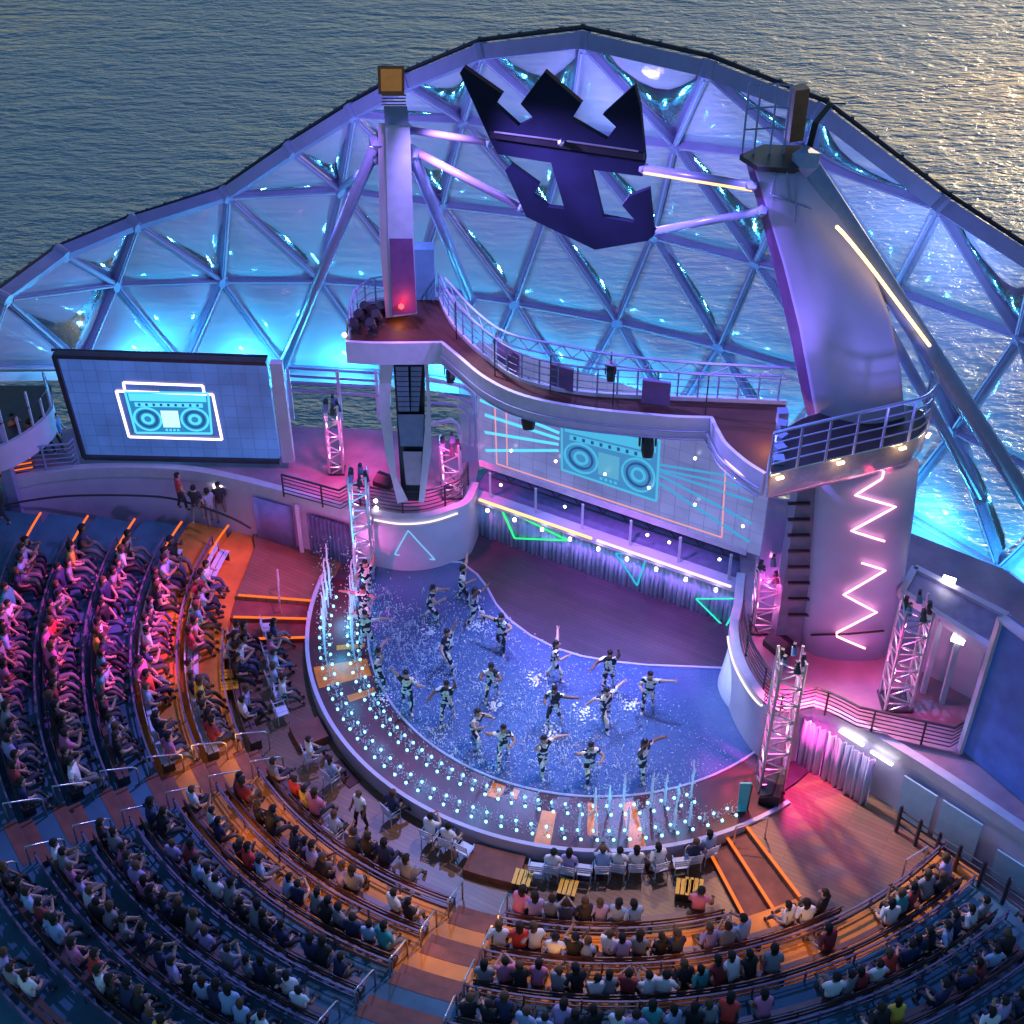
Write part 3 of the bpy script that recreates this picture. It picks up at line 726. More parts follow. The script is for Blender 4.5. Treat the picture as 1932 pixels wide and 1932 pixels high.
Zc = lambda u, v: (u*.28649, 628.9+v*.28649)
line_on('neon_outline', [Zc(765, 380), Zc(1400, 402), Zc(1462, 700), Zc(850, 682)], .09, M['e_outline'], ls, on_left, .05, True)
line_on('neon_outline', [Zc(822, 380), Zc(812, 325), Zc(1335, 345), Zc(1345, 395)], .09, M['e_outline'], ls, on_left, .05)
boombox(ls, on_left, (Zc(822, 385), Zc(1370, 395), Zc(1395, 660), Zc(895, 655)), None, (M['e_cyan'], emat('screen_mid_blue', (.02, .22, .5), .6), emat('screen_cassette', (.45, .8, .8), .8)))
rs = thing('side_screen', P(1850, 1420, ZB), 'dark blue screen cut by the right edge of the photo', 'screen')
RS_A, RS_B = V2(P(1813, 1418, ZB)), V2(P(1932, 1519, ZB))
def on_right(u, v, off=.0): return Pw(u, v, RS_A, RS_B, off)
pts = [on_right(1889, 1168), on_right(1813, 1414)]
dr = (RS_B-RS_A).normalized(); d3 = Vector((dr.x, dr.y, 0))
q = [pts[0], pts[0]+d3*9, pts[1]+d3*9, pts[1]]
MB().plate(q, (.25, .2, 0)).build('screen_panel', mat('screen_matte_blue', (.06, .10, .32), .6, emit=(.01, .03, .16), es=.35, vary=.35, scale=1.2), rs)
MB().bar(pts[0]+Vector((-.05, -.05, 0)), pts[1]+Vector((-.05, -.05, 0)), .1, .3, up=(0, -1, 0)).build('frame', M['white'], rs)
MB().bar(pts[0]+Vector((0, 0, .05)), q[1]+Vector((0, 0, .05)), .1, .3, up=(0, -1, 0)).build('frame', M['white'], rs)

# ------------------------------------------------------------------ glass dome
def dome_hit(u, v):
    c = Vector((1.5, 39.2, 3.5)); ang = R(-28); a, b_, h = 23, 13.6, 19.5
    w = Vector((cos(ang), sin(ang))); n = Vector((-w.y, w.x)); d = ray(u, v); o = CAM-c
    T = lambda p: Vector(((p.x*w.x+p.y*w.y)/a, (p.x*n.x+p.y*n.y)/b_, p.z/h))
    D = T(d); O = T(o); A = D.dot(D); B = O.dot(D); Q = O.dot(O)-1; disc = B*B-A*Q
    return CAM+d*((-B+math.sqrt(max(disc, 0)))/A)
DB = [(-40, 690), (150, 690), (345, 690), (535, 690), (725, 700), (910, 720), (1085, 748), (1270, 790), (1470, 850), (1690, 955), (1891, 1072), (2080, 1200)]
DA = [(4, 562), (215, 534), (416, 527), (602, 527), (785, 540), (971, 568), (1166, 604), (1359, 650), (1580, 715), (1804, 811), (2040, 930)]
DC = [(642, 356), (833, 382), (1030, 405), (1234, 440), (1428, 490), (1690, 545), (1928, 632), (2180, 740)]
DD = [(873, 222), (1075, 245), (1275, 268), (1522, 292)]
DR = [(117, 478), (255, 421), (427, 367), (550, 283), (665, 212), (767, 156), (909, 98), (1099, 76), (1336, 130), (1548, 213), (1775, 385), (1960, 505), (2200, 690)]
N = {}
for nm, l in (('b', DB), ('a', DA), ('c', DC), ('d', DD), ('r', DR)):
    for i, q in enumerate(l): N[nm+str(i)] = dome_hit(*q)
T = []
for i in range(11): T.append(('a%d' % i, 'b%d' % i, 'b%d' % (i+1)))
for i in range(10): T.append(('a%d' % i, 'a%d' % (i+1), 'b%d' % (i+1)))
for j in range(7): T.append(('c%d' % j, 'a%d' % (j+3), 'a%d' % (j+4)))
for j in range(7): T.append(('c%d' % j, 'c%d' % (j+1), 'a%d' % (j+4))) if j < 7 and j+4 <= 10 else None
T += [tuple(x.split()) for x in ('a0 a1 r0', 'a1 r0 r1', 'a1 a2 r1', 'a2 r1 r2', 'a2 a3 r2', 'a3 r2 c0', 'r2 r3 c0', 'r3 r4 c0', 'r4 c0 c1', 'r4 r5 d0', 'r4 d0 c1', 'd0 c1 c2', 'r5 r6 d0', 'd0 d1 c2', 'd0 d1 r6', 'r6 r7 d1', 'd1 d2 r7', 'r7 r8 d2', 'd1 c2 c3', 'd1 d2 c3', 'd2 c3 c4', 'd2 d3 c4', 'd2 d3 r8', 'r8 r9 d3', 'd3 r9 r10', 'd3 c4 c5', 'd3 c5 r10', 'c5 c6 r10', 'c6 r10 r11', 'c6 c7 r11', 'c7 r11 r12')]
T = [t for t in T if t and all(x in N for x in t)]
dome = thing('glass_dome', (2, 52, 0), 'huge blue-lit dome of triangular bulging panes in a steel lattice', 'dome')
DCEN = Vector((1.5, 39.2, 3.5))
def pane(t, n=9):
    a, b_, c = (N[x] for x in t); ce = (a+b_+c)/3; nrm = (b_-a).cross(c-a).normalized()
    if nrm.dot(ce-DCEN) < 0: nrm = -nrm
    a, b_, c = (p+(ce-p)*.035 for p in (a, b_, c))
    size = ((b_-a).length+(c-b_).length+(a-c).length)/3
    vs = []; idx = {}; fs = []
    for i in range(n+1):
        for j in range(n+1-i):
            l0 = i/n; l1 = j/n; l2 = 1-l0-l1; bub = min(1, 27*l0*l1*l2)**.75
            idx[(i, j)] = len(vs); vs.append(a*l0+b_*l1+c*l2-nrm*(.085*size*bub-.02))
    for i in range(n):
        for j in range(n-i):
            fs.append((idx[(i, j)], idx[(i+1, j)], idx[(i, j+1)]))
            if j < n-i-1: fs.append((idx[(i+1, j)], idx[(i+1, j+1)], idx[(i, j+1)]))
    MB().add(vs, fs).build('pane', M['pane'], dome, smooth=True)
for t in T: pane(t)
E_ = set()
for t in T:
    for i in range(3): E_.add(tuple(sorted((t[i], t[(i+1) % 3]))))
for a, b_ in sorted(E_):
    rimseg = a[0] == 'r' and b_[0] == 'r' or (a, b_) == ('a0', 'r0')
    pa, pb = N[a], N[b_]; out = ((pa+pb)/2-DCEN).normalized()
    if rimseg:
        MB().bar(pa, pb, .30, .50, up=out).build('rim_beam', M['beam'], dome)
    else:
        MB().bar(pa, pb, .19 if (a[0] in 'rd' or b_[0] in 'rd') else .17, .46 if (a[0] in 'rd' or b_[0] in 'rd') else .40, up=out).build('beam', M['beam'], dome)
        mid = (pa+pb)/2
        MB().bar(pa-out*.25+(pb-pa)*.05, pb-out*.25-(pb-pa)*.05, .05, .05, up=out).build('chord_highlight', M['white'], dome)  # pale strip stands for inner chord and a highlight painted along the beam
        MB().bar(pa+out*.24+(pb-pa)*.06, pb+out*.24-(pb-pa)*.06, .30, .05, up=out).build('clamp_strip', M['seal'], dome)
hub = MB().tube([(0, 0, -.28), (0, 0, .28)], .26, 10).mesh('node_hub', M['beam'], Vector((0, 0, 0)))
for k_, p in N.items():
    inst(hub, 'node_hub', p, parent=dome, rot=(p-DCEN).to_track_quat('Z', 'Y').to_euler())
rimpts = [N['a0']]+[N['r%d' % i] for i in range(13)]
rs_ = []
for i in range(len(rimpts)-1):
    for k in range(10): rs_.append(rimpts[i]+(rimpts[i+1]-rimpts[i])*k/10)
rs_.append(rimpts[-1])
MB().tube([p+(p-DCEN).normalized()*.36+Vector((0, .10, 0)) for p in rs_], .085, 6).build('rim_seal', M['seal'], dome)
rnd = random.Random(3)
for p in rs_[::2]:
    q = p+(p-DCEN).normalized()*.42+Vector((0, .10, 0)); MB().box(q, (.14, .09, .09), rz=rnd.random()*3).build('clamp', M['dark'], dome)
# sill beam, columns and lower windows
sill = [N['b%d' % i] for i in range(12)]
for i in range(11):
    a, b_ = sill[i], sill[i+1]
    MB().bar(a-Vector((0, 0, .45)), b_-Vector((0, 0, .45)), .45, .35).build('sill_beam', M['white'], dome)
for i in range(12):
    a = sill[i]; MB().bar(a-Vector((0, 0, .4)), Vector((a.x, a.y, -.3)), .4, .4).build('column', M['beam'], dome)
# ------------------------------------------------------------------ the bridge
ZG = 11.2
front = [(652, 643), (700, 646), (770, 646), (834, 645), (863, 669), (918, 713), (991, 746), (1100, 768), (1257, 784), (1344, 787), (1358, 815), (1373, 838), (1410, 870), (1446, 893)]
backe = [(1475, 865), (1483, 762), (1360, 757), (1228, 752), (1091, 743), (982, 718), (909, 670), (858, 619), (829, 566), (780, 556), (690, 575), (655, 610)]
fr_ = smooth_path([V2(P(u, v, ZG)) for u, v in front[:4]], 2)[:-1]+smooth_path([V2(P(u, v, ZG)) for u, v in front[3:10]], 6)[:-1]+smooth_path([V2(P(u, v, ZG)) for u, v in front[9:]], 5)
bk_ = [V2(P(u, v, ZG)) for u, v in backe[:2]]+smooth_path([V2(P(u, v, ZG)) for u, v in backe[1:9]], 5)[1:]+[V2(P(u, v, ZG)) for u, v in backe[9:]]
br = thing('lighting_bridge', (fr_[10].x, fr_[10].y, ZG-1), 'sweeping overhead bridge with a dark red deck between the two pylons', 'bridge')
MB().prism(fr_+bk_, ZG-.18, ZG).build('deck', M['bridge'], br)
M['fascia'] = mat('fascia_paint', (.50, .50, .66), .4, vary=.07)
fs_ = [p+(Vector((CX-6, CY-14))-p).normalized()*.06 for p in fr_]
MB().strip(fs_, ZG-.82, ZG+.04, .12).build('fascia', M['fascia'], br, smooth=False)
MB().strip(bk_[1:], ZG-.6, ZG+.14, .1).build('kick_plate', M['fascia'], br)
zpoly = [p*1 for p in fs_]
MB().prism(zpoly+bk_, ZG-.6, ZG-.5).build('soffit', M['fascia'], br)
for z in (ZG-.45, ZG-.75):
    MB().tube([(p.x+(CX-8-p.x)*.012, p.y-.13, z) for p in fs_[6:]], .03, 5).build('fascia_groove', M['tube'], br)
fl = [P(u, v, ZG-.45)+Vector((0, -.25, 0)) for u, v in ((660, 656), (700, 659), (760, 660), (808, 657))]
MB().tube(fl, .055, 8).build('light_tube', M['e_white'], br, smooth=True)
fl = [P(u, v, ZG-.5)+Vector((-.15, -.2, 0)) for u, v in ((1362, 836), (1380, 862), (1405, 884), (1440, 906))]
MB().tube(smooth_path(fl, 4), .05, 8).build('light_tube', M['e_pinkwhite'], br, smooth=True)
# handrail with glass/mesh panels along the back edge
bp_ = bk_[2:-3]
railing(bp_, ZG, 1.05, 3, M['tube'], 'grey blue railing along the far edge of the overhead bridge', posts=22, name='bridge_railing', group='grey railings of the overhead structures', rr=.025)
for i, (u0, v0, u1, v1) in enumerate(((938, 655, 980, 690), (1040, 705, 1082, 716), (1212, 735, 1265, 742))):
    a = P(u0, v0, ZG+.6); b_ = P(u1, v1, ZG+.6); 
    MB().plate([a-Vector((0, 0, .5)), b_-Vector((0, 0, .5)), b_+Vector((0, 0, .35)), a+Vector((0, 0, .35))], (0, .12, 0)).build('equipment_case', mat('violet_case', (.16, .08, .25), .5, vary=.15), label='violet flight case standing by the bridge railing, %s from the left' % nth(i+1), cat='case', group='violet cases on the overhead bridge')
# long lighting truss above the far side of the bridge
tp = [P(u, v, ZG+1.5) for u, v in ((840, 545), (900, 610), (960, 650), (1060, 672), (1160, 690), (1300, 705), (1490, 715))]
tps = smooth_path(tp, 5)
bt = thing('bridge_truss', tp[3], 'thin curved lighting truss hung above the far rail of the bridge', 'truss')
for dz, dy in ((0, 0), (.4, 0), (.2, .35)):
    MB().tube([p+Vector((0, dy, dz)) for p in tps], .03, 5).build('chord', M['tube'], bt)
for i in range(len(tps)-1):
    MB().bar(tps[i]+Vector((0, 0, .4*(i % 2))), tps[i+1]+Vector((0, 0, .4*(1-i % 2))), .025).build('brace', M['tube'], bt)
for i in range(2, len(tps), 6):
    MB().bar(tps[i], Vector((tps[i].x, tps[i].y, ZG)), .04).build('hanger', M['dark'], bt)
# hanging spot fixtures under the bridge
def fixture(p, name, lab, s=1.0, tilt=.3):
    t = thing(name, p, lab, 'stage light', 'moving stage lights hung under the bridge')
    MB().box(p+Vector((0, 0, .35*s)), (.35*s, .3*s, .14*s)).build('base', M['dark'], t)
    for sx in (-1, 1): MB().box(p+Vector((sx*.2*s, 0, .1*s)), (.05*s, .12*s, .45*s)).build('yoke_arm', M['dark'], t)
    MB().tube([p+Vector((0, .1*s, .12*s)), p+Vector((0, -.12*s, -.2*s)), p+Vector((0, -.2*s, -.36*s))], [.15*s, .17*s, .13*s], 10).build('head', M['black'], t)
    MB().tube([p+Vector((0, -.2*s, -.36*s)), p+Vector((0, -.21*s, -.38*s))], .11*s, 10).build('lens', M['glass'], t)
    MB().bar(p+Vector((0, 0, .4*s)), p+Vector((0, 0, .9*s)), .05).build('hanger', M['dark'], t)
    return t
fixture(P(997, 775, 9.6), 'stage_light', 'dark twin-arm moving light hung in front of the left half of the screen', 1.5)
fixture(P(1222, 832, 9.6), 'stage_light', 'dark moving light hung in front of the boombox picture', 1.3)
fixture(P(1152, 700, ZG+1.1), 'stage_light', 'small black light clamped to the bridge truss', .8)
fixture(P(850, 700, 9.4), 'stage_light', 'moving light hung right of the left pylon', 1.0)

# ------------------------------------------------------------------ left pylon
bx = P(768, 945, ZB)
pyl = thing('pylon', bx, 'slim left pylon with speakers, rising through the bridge to a lamp box', 'pylon')
LA, LB = (bx.x-3, bx.y+.2), (bx.x+3, bx.y-.9)
pw = lambda u, v, o=0: Pw(u, v, LA, LB, o)
def polyplate(name, pts, m, parent, pwf, off, th, **kw):
    t = Vector(pwf(*pts[0], off))-Vector(pwf(*pts[0], off+th))
    return MB().plate([pwf(u, v, off) for u, v in pts], t, ).build(name, m, parent, **kw)
polyplate('side_frame', [(716, 684), (742, 684), (735, 760), (748, 900), (770, 945), (750, 950), (728, 860), (714, 760)], M['fascia'], pyl, pw, .55, .7)
polyplate('side_frame', [(808, 684), (800, 684), (806, 760), (798, 850), (790, 948), (800, 948), (814, 850), (812, 760)], M['fascia'], pyl, pw, .55, .7)
polyplate('spine', [(742, 684), (802, 684), (800, 945), (758, 945)], M['dark'], pyl, pw, .2, .3)
for i in range(9):                                              # line-array speaker column
    v = 692+i*9.5; polyplate('speaker_cabinet', [(746+i*.6, v), (770+i*.4, v), (770+i*.4, v+8.2), (747+i*.6, v+8.2)], M['speaker'], pyl, pw, .52, .3)
    polyplate('speaker_cabinet', [(775, v), (796-i*.7, v), (796-i*.7, v+8.2), (775, v+8.2)], M['speaker'], pyl, pw, .42, .3)
polyplate('speaker_cabinet', [(750, 782), (800, 782), (798, 842), (756, 842)], M['speaker'], pyl, pw, .5, .4)
polyplate('lower_panel', [(760, 852), (796, 852), (793, 915), (766, 915)], mat('pale_panel', (.32, .30, .42), .45, vary=.12), pyl, pw, .45, .2)
# upper shaft
ub = P(757, 592, ZG)
UA, UB = (ub.x-3, ub.y), (ub.x+3, ub.y-.9)
pu = lambda u, v, o=0: Pw(u, v, UA, UB, o)
polyplate('shaft', [(727, 232), (773, 232), (781, 450), (787, 592), (742, 598), (732, 450)], mat('shaft_paint', (.34, .42, .55), .45, vary=.08), pyl, pu, .45, .9)
polyplate('shaft_side', [(713, 232), (727, 232), (732, 450), (742, 598), (728, 600), (716, 450)], M['wall'], pyl, pu, .3, .8)
polyplate('shaft_lower_cover', [(735, 450), (778, 450), (786, 590), (740, 594)], mat('violet_cover', (.12, .05, .16), .5, vary=.15), pyl, pu, .5, .04)
polyplate('head_block', [(724, 200), (768, 200), (772, 236), (726, 236)], M['speaker'], pyl, pu, .5, .9)
for i in range(4): polyplate('head_fin', [(720, 178+i*6), (766, 178+i*6), (766, 181+i*6), (720, 181+i*6)], M['copper'], pyl, pu, .7, 1.0)
polyplate('lamp_box', [(712, 124), (763, 124), (763, 178), (714, 178)], M['copper'], pyl, pu, .7, .8)
polyplate('lamp_box_face', [(718, 130), (758, 130), (758, 172), (719, 172)], mat('amber_face', (.35, .17, .06), .5, emit=(.5, .2, .03), es=.15, vary=.2), pyl, pu, .74, .05)
p_ = pu(757, 578, .6); MB().ico(p_, .11).build('warning_lamp', M['e_red'], pyl); lamp('red_lamp', 'POINT', p_+Vector((0, -.3, .1)), 12, (1, .05, .03), .1)
# blue cabinet beside it
a = P(785, 566, ZG); c = P(822, 566, ZG)
MB().plate([a, c, c+Vector((0, 0, 2.0)), a+Vector((0, 0, 2.0))], (0, .5, 0)).build('control_cabinet', mat('cabinet_blue', (.16, .33, .48), .45, vary=.1), label='tall pale blue cabinet standing right of the left pylon on the bridge', cat='cabinet')
# cluster of equipment + railing left end of bridge
cl = [P(u, v, ZG) for u, v in ((660, 640), (672, 600), (700, 578), (735, 572))]
railing([V2(p) for p in cl], ZG, 1.1, 3, M['tube'], 'bent grey railing round the left end of the bridge', posts=6, name='bridge_railing', group='grey railings of the overhead structures', rr=.025)
rnd = random.Random(5)
for i in range(6):
    p = P(672+i*11, 622-(i % 3)*16, ZG+.25)
    t = thing('spot_lamp', p, 'small dark spotlight on the left end of the bridge, %s from its tip' % nth(i+1), 'stage light', 'cluster of spotlights on the left bridge end')
    MB().box(p, (.34, .26, .12), rz=i).build('base', M['black'], t)
    MB().tube([p+Vector((0, 0, .1)), p+Vector((-.1, -.16, .42))], [.13, .17], 8).build('head', M['dark'], t)
MB().ico(P(650, 632, ZG+.1), .09).build('beacon', M['e_white'], br)
# ------------------------------------------------------------------ right pylon
rb = P(1600, 1235, ZB)
rpy = thing('pylon', rb, 'wide right pylon with pink zigzag neon below and a tall leaning sail above', 'pylon')
def colpts(z, rx, ry, cx, cy, n=28, a0=0): return [Vector((cx+rx*cos(2*pi*i/n), cy+ry*sin(2*pi*i/n), z)) for i in range(n)]
def loft(rings, name, m, parent, smooth=True, **kw):
    b = MB(); n = len(rings[0])
    for r_ in rings: b.v += [Vector(p) for p in r_]
    for i in range(len(rings)-1):
        for k in range(n): l = (k+1) % n; b.f.append((i*n+k, i*n+l, (i+1)*n+l, (i+1)*n+k)); b.m.append(0)
    b.f.append(tuple(range(n))[::-1]); b.m.append(0); o = (len(rings)-1)*n; b.f.append(tuple(o+k for k in range(n))); b.m.append(0)
    return b.build(name, m, parent, smooth=smooth, **kw)
M['col'] = mat('pylon_paint', (.40, .38, .64), .5, vary=.10, scale=.7)
RA, RB = (rb.x-3, rb.y+.65), (rb.x+3, rb.y-.05)
ZR = 11.9
# column: width follows the photograph, semi-elliptical plan
def col_ring(vL, vR, uL, uR, depth):
    a = Pw(uL, vL, RA, RB, 0); c = Pw(uR, vR, RA, RB, 0); z = (a.z+c.z)/2; mid = (a+c)/2; hx = (c-a)/2
    nrm = Vector((hx.y, -hx.x, 0)).normalized(); nrm = nrm if nrm.y < 0 else -nrm
    return [Vector((mid.x, mid.y, z))+Vector((hx.x, hx.y, 0))*cos(t)+nrm*sin(t)*(depth if sin(t) > 0 else depth*1.2) for t in [2*pi*i/36 for i in range(36)]]
column_ob = loft([col_ring(1236, 1236, 1508, 1672, .6), col_ring(1100, 1100, 1524, 1706, .72), col_ring(960, 960, 1534, 1726, .74), col_ring(866, 866, 1539, 1736, .74)], 'column', M['col'], rpy)
loft([col_ring(1246, 1246, 1506, 1668, .68), col_ring(1234, 1234, 1508, 1672, .66)], 'plinth', M['fascia'], rpy)
b = MB().box(pw and Pw(1518, 1050, RA, RB, -.35), (1.3, .9, 7.2)); b.build('service_shaft', mat('service_shaft_paint', (.16, .15, .26), .5, vary=.2), rpy)
for i in range(9):
    p = Pw(1507, 920+i*30, RA, RB, .25); MB().box(p, (.7, .12, .06)).build('shaft_rung', M['dark'], rpy)
from mathutils.bvhtree import BVHTree
def bvh_of(ob):
    o = Vector(ob['wl']); me = ob.data; return BVHTree.FromPolygons([v.co+o for v in me.vertices], [tuple(p.vertices) for p in me.polygons])
COLT = bvh_of(column_ob)
def on_col(u, v, off=0):
    d = ray(u, v).normalized(); h, n, i_, ds = COLT.ray_cast(CAM, d)
    if h is None: return Pw(u, v, RA, RB, off+.3)
    return h+n*off if n.dot(d) < 0 else h-n*off
def on_col_old(u, v, off=0):
    """front of the column: march along the ray to the elliptical surface"""
    z = Pw(u, v, RA, RB, 0).z
    def edge(z_):
        t = min(max((1222-v)/372, 0), 1); uL = 1510+30*t; uR = 1672+66*t
        x = (u-(uL+uR)/2)/((uR-uL)/2); dep = .55+.4*t
        return dep*math.sqrt(max(0, 1-min(1, x*x)))
    return Pw(u, v, RA, RB, edge(z)+off)
Zr = lambda u, v: (2440/1.98758+u*.36457, 1500/1.98758+v*.36457)
for i, zz in enumerate(([(1235, 345), (1185, 400), (1060, 480), (1260, 540), (1040, 665), (1205, 718)], [(1090, 830), (1210, 868), (1000, 995), (1165, 1085), (965, 1190), (965, 1210), (1105, 1272)])):
    pts = []
    for a, b_ in zip(zz[:-1], zz[1:]):
        for k in range(5): pts.append(on_col(*Zr(a[0]+(b_[0]-a[0])*k/5, a[1]+(b_[1]-a[1])*k/5), .12))
    pts.append(on_col(*Zr(*zz[-1]), .12))
    MB().tube(pts, .034, 6).build('neon_zigzag', M['e_neon'], rpy, label='upper pink zigzag neon tube' if i == 0 else 'lower pink zigzag neon tube')
    for k in range(0, len(pts), 5): lamp('neon_glow', 'POINT', pts[k]+Vector((-.05, -.3, 0)), 1.1, (1, .06, .14), .15)
a, c = Pw(1530, 1198, RA, RB, .5), Pw(1668, 1190, RA, RB, .7)
MB().tube([a, Pw(1600, 1196, RA, RB, .85), c], .04, 6).build('band', M['black'], rpy)
PZ = 12.35
# platform with a straight tilted front and a polished, lamp-lit rim
pfr = [(1450, 896), (1500, 883), (1600, 859), (1690, 838), (1733, 824), (1752, 800), (1744, 775)]
pbk = [(1700, 762), (1600, 768), (1510, 790), (1468, 826), (1449, 868)]
pf_ = [V2(P(u, v, PZ)) for u, v in pfr]; pb_ = [V2(P(u, v, PZ)) for u, v in pbk]
pfs = smooth_path(pf_, 6); allp = pfs+smooth_path([pf_[-1]]+pb_+[pf_[0]], 5)[1:-1]
M['rimmetal'] = mat('polished_rim', (.62, .6, .7), .22, .75, vary=.15, scale=2.5, bump=.3)
pc_ = sum(allp, Vector((0, 0)))/len(allp)
loft([[Vector((pc_.x+(p.x-pc_.x)*.93, pc_.y+(p.y-pc_.y)*.93, PZ-1.0)) for p in allp], [Vector((pc_.x+(p.x-pc_.x)*.99, pc_.y+(p.y-pc_.y)*.99, PZ-.85)) for p in allp], [Vector((p.x, p.y, PZ-.06)) for p in allp], [Vector((p.x, p.y, PZ)) for p in allp]], 'platform_rim', M['rimmetal'], rpy)
MB().prism([pc_+(p-pc_)*.97 for p in allp], PZ-.03, PZ+.02).build('platform_floor', M['black'], rpy)
railing(pfs, PZ, 1.5, 3, M['tube'], 'grey railing along the front of the platform on the right pylon', posts=7, name='platform_railing', group='grey railings of the overhead structures', rr=.035)
for i in (3, 11, 19, 27):
    p = pfs[i]; d_ = (pfs[i+1]-pfs[i-1]).normalized(); n_ = Vector((d_.y, -d_.x)); n_ = n_ if n_.y < 0 else -n_
    q = Vector((p.x, p.y, PZ-.12))+Vector((n_.x, n_.y, 0))*.12
    MB().box(q, (.22, .08, .06), rz=atan2(d_.y, d_.x)).build('rim_lamp', emat('rim_lamp_amber', (1, .6, .25), 5), rpy)
    lamp('rim_glow', 'POINT', q+Vector((n_.x*.22, n_.y*.22, -.12)), 7, (1, .55, .2), .06)
# sail above: plates on a plane
sb = P(1620, 815, ZR); SA_, SB_ = (sb.x-3, sb.y+.6), (sb.x+3, sb.y-.1)
ps = lambda u, v, o=0: Pw(u, v, SA_, SB_, o)
def dense(l, n=5): return [(l[i][0]+(l[i+1][0]-l[i][0])*k/n, l[i][1]+(l[i+1][1]-l[i][1])*k/n) for i in range(len(l)-1) for k in range(n)]+[l[-1]]
Lc = [(1548, 830), (1530, 740), (1508, 620), (1478, 500), (1448, 400), (1424, 320)]
Rc = [(1708, 800), (1700, 700), (1680, 600), (1642, 500), (1580, 400), (1525, 312)]
b = MB(); n = len(Lc)
rings = []
for (ul, vl), (ur, vr) in zip(Lc, Rc):
    a = ps(ul, vl, 0); c = ps(ur, vr, 0); ring_ = []
    for k in range(25):
        t = k/24; q = a+(c-a)*t; ring_.append(q+Vector((0, -.45*sin(pi*t), 0)))
    for k in range(25):
        t = 1-k/24; q = a+(c-a)*t; ring_.append(q+Vector((0, .9, 0)))
    rings.append(ring_)
loft(rings, 'sail', M['col'], rpy, smooth=True)
Ld = [(1536, 832), (1512, 740), (1492, 640), (1464, 520), (1436, 410), (1412, 325)]
for i in range(5):
    b = MB().plate([ps(*Ld[i], -.25), ps(*Lc[i], -.02), ps(*Lc[i+1], -.02), ps(*Ld[i+1], -.25)], (0, .5, 0)); b.build('sail_side', mat('sail_side_violet', (.14, .06, .20), .5, vary=.1) if i == 0 else bpy.data.materials['sail_side_violet'], rpy)
# top head platform with posts
hd = ps(1470, 300, 0)
hpoly = [ps(u, v, 0) for u, v in ((1395, 285), (1535, 285))]
hz = hd.z
hq = [P(u, v, hz) for u, v in ((1396, 292), (1440, 272), (1520, 275), (1540, 300), (1500, 318), (1430, 314))]
MB().prism([V2(p) for p in hq], hz-.15, hz).build('top_platform', M['dark'], rpy)
for u in (1400, 1422, 1452, 1478): 
    p = P(u, 290, hz); MB().bar(p, p+Vector((0, 0, 2.0)), .05).build('mast', M['tube'], rpy)
for z in (.7, 1.3, 1.95):
    MB().tube([P(1400, 290, hz)+Vector((0, 0, z)), P(1452, 286, hz)+Vector((0, 0, z)), P(1478, 290, hz)+Vector((0, 0, z))], .025, 5).build('mast_rail', M['tube'], rpy)
p = P(1497, 262, hz+.1)
MB().box(p+Vector((0, 0, .75)), (.42, .35, 1.5), rz=.3).build('lamp_box', M['copper'], rpy)
for i in range(3):
    p0 = P(1520+i*4, 290, hz); MB().tube([p0, p0+Vector((.1, 0, .9)), p0+Vector((.45, .1, 1.4)), p0+Vector((.8, .2, 1.35))], .035, 5).build('cable', M['black'], rpy)
for u0, v0, u1, v1 in ((1462, 330, 1455, 368), (1485, 325, 1490, 380), (1505, 330, 1500, 420), (1455, 368, 1530, 395)):
    MB().tube([ps(u0, v0, .5), ps(u1, v1, .5)], .03, 5).build('cable', M['tube'], rpy)
# platform clutter: stack of gear
for i in range(8):
    p = P(1478+((i*37) % 26), 880-i*9, ZR+.2); MB().box(p, (.4, .35, .35), rz=i).build('gear', M['dark'] if i % 2 else M['tube'], rpy)
for i in range(5):
    p = P(1468+i*2, 875-i*22, ZR+.4); MB().box(p, (.32, .3, .5), rz=.4*i).build('gear', M['speaker'], rpy)

# ------------------------------------------------------------------ big tubes and light lines of the canopy
def bigtube(name, a, b_, r, lab, m=None, grp='diagonal steel tubes of the canopy'):
    t = thing(name, b_, lab, 'steel tube', grp); MB().tube([a, b_], r, 12).build('tube', m or M['tube'], t, smooth=True)
    for q in (a, b_): MB().ico(q, r*1.5).build('joint', M['tube'], t)
    return t
top_l = pu(712, 268, .1); top_r = pu(778, 290, .1)
bigtube('canopy_tube', top_l, P(528, 700, 3.4), .20, 'steel tube running down left from the left pylon head')
bigtube('canopy_tube', top_r, P(888, 566, 8.5), .19, 'steel tube running down right from the left pylon head')
rt_top = ps(1520, 305, 0); rt_bot = P(1960, 975, 7.0)
tb = bigtube('canopy_tube', rt_top, rt_bot, .30, 'thick steel tube sweeping down right from the right pylon head')
def along(a, b_, t, o): return a+(b_-a)*t+o
MB().tube(smooth_path([Pw(1579, 428, V2(rt_top), V2(rt_bot), 1.6), Pw(1596, 446, V2(rt_top), V2(rt_bot), 1.4), Pw(1640, 500, V2(rt_top), V2(rt_bot), 1.0), Pw(1700, 580, V2(rt_top), V2(rt_bot), .7), Pw(1754, 652, V2(rt_top), V2(rt_bot), .45)], 4), .05, 8).build('light_line', M['e_gold'], tb, label='glowing gold light line on the tube')
bigtube('canopy_tube', ps(1620, 520, -.4), P(1850, 940, 7.0), .17, 'thinner steel tube just behind the gold-lit thick one')
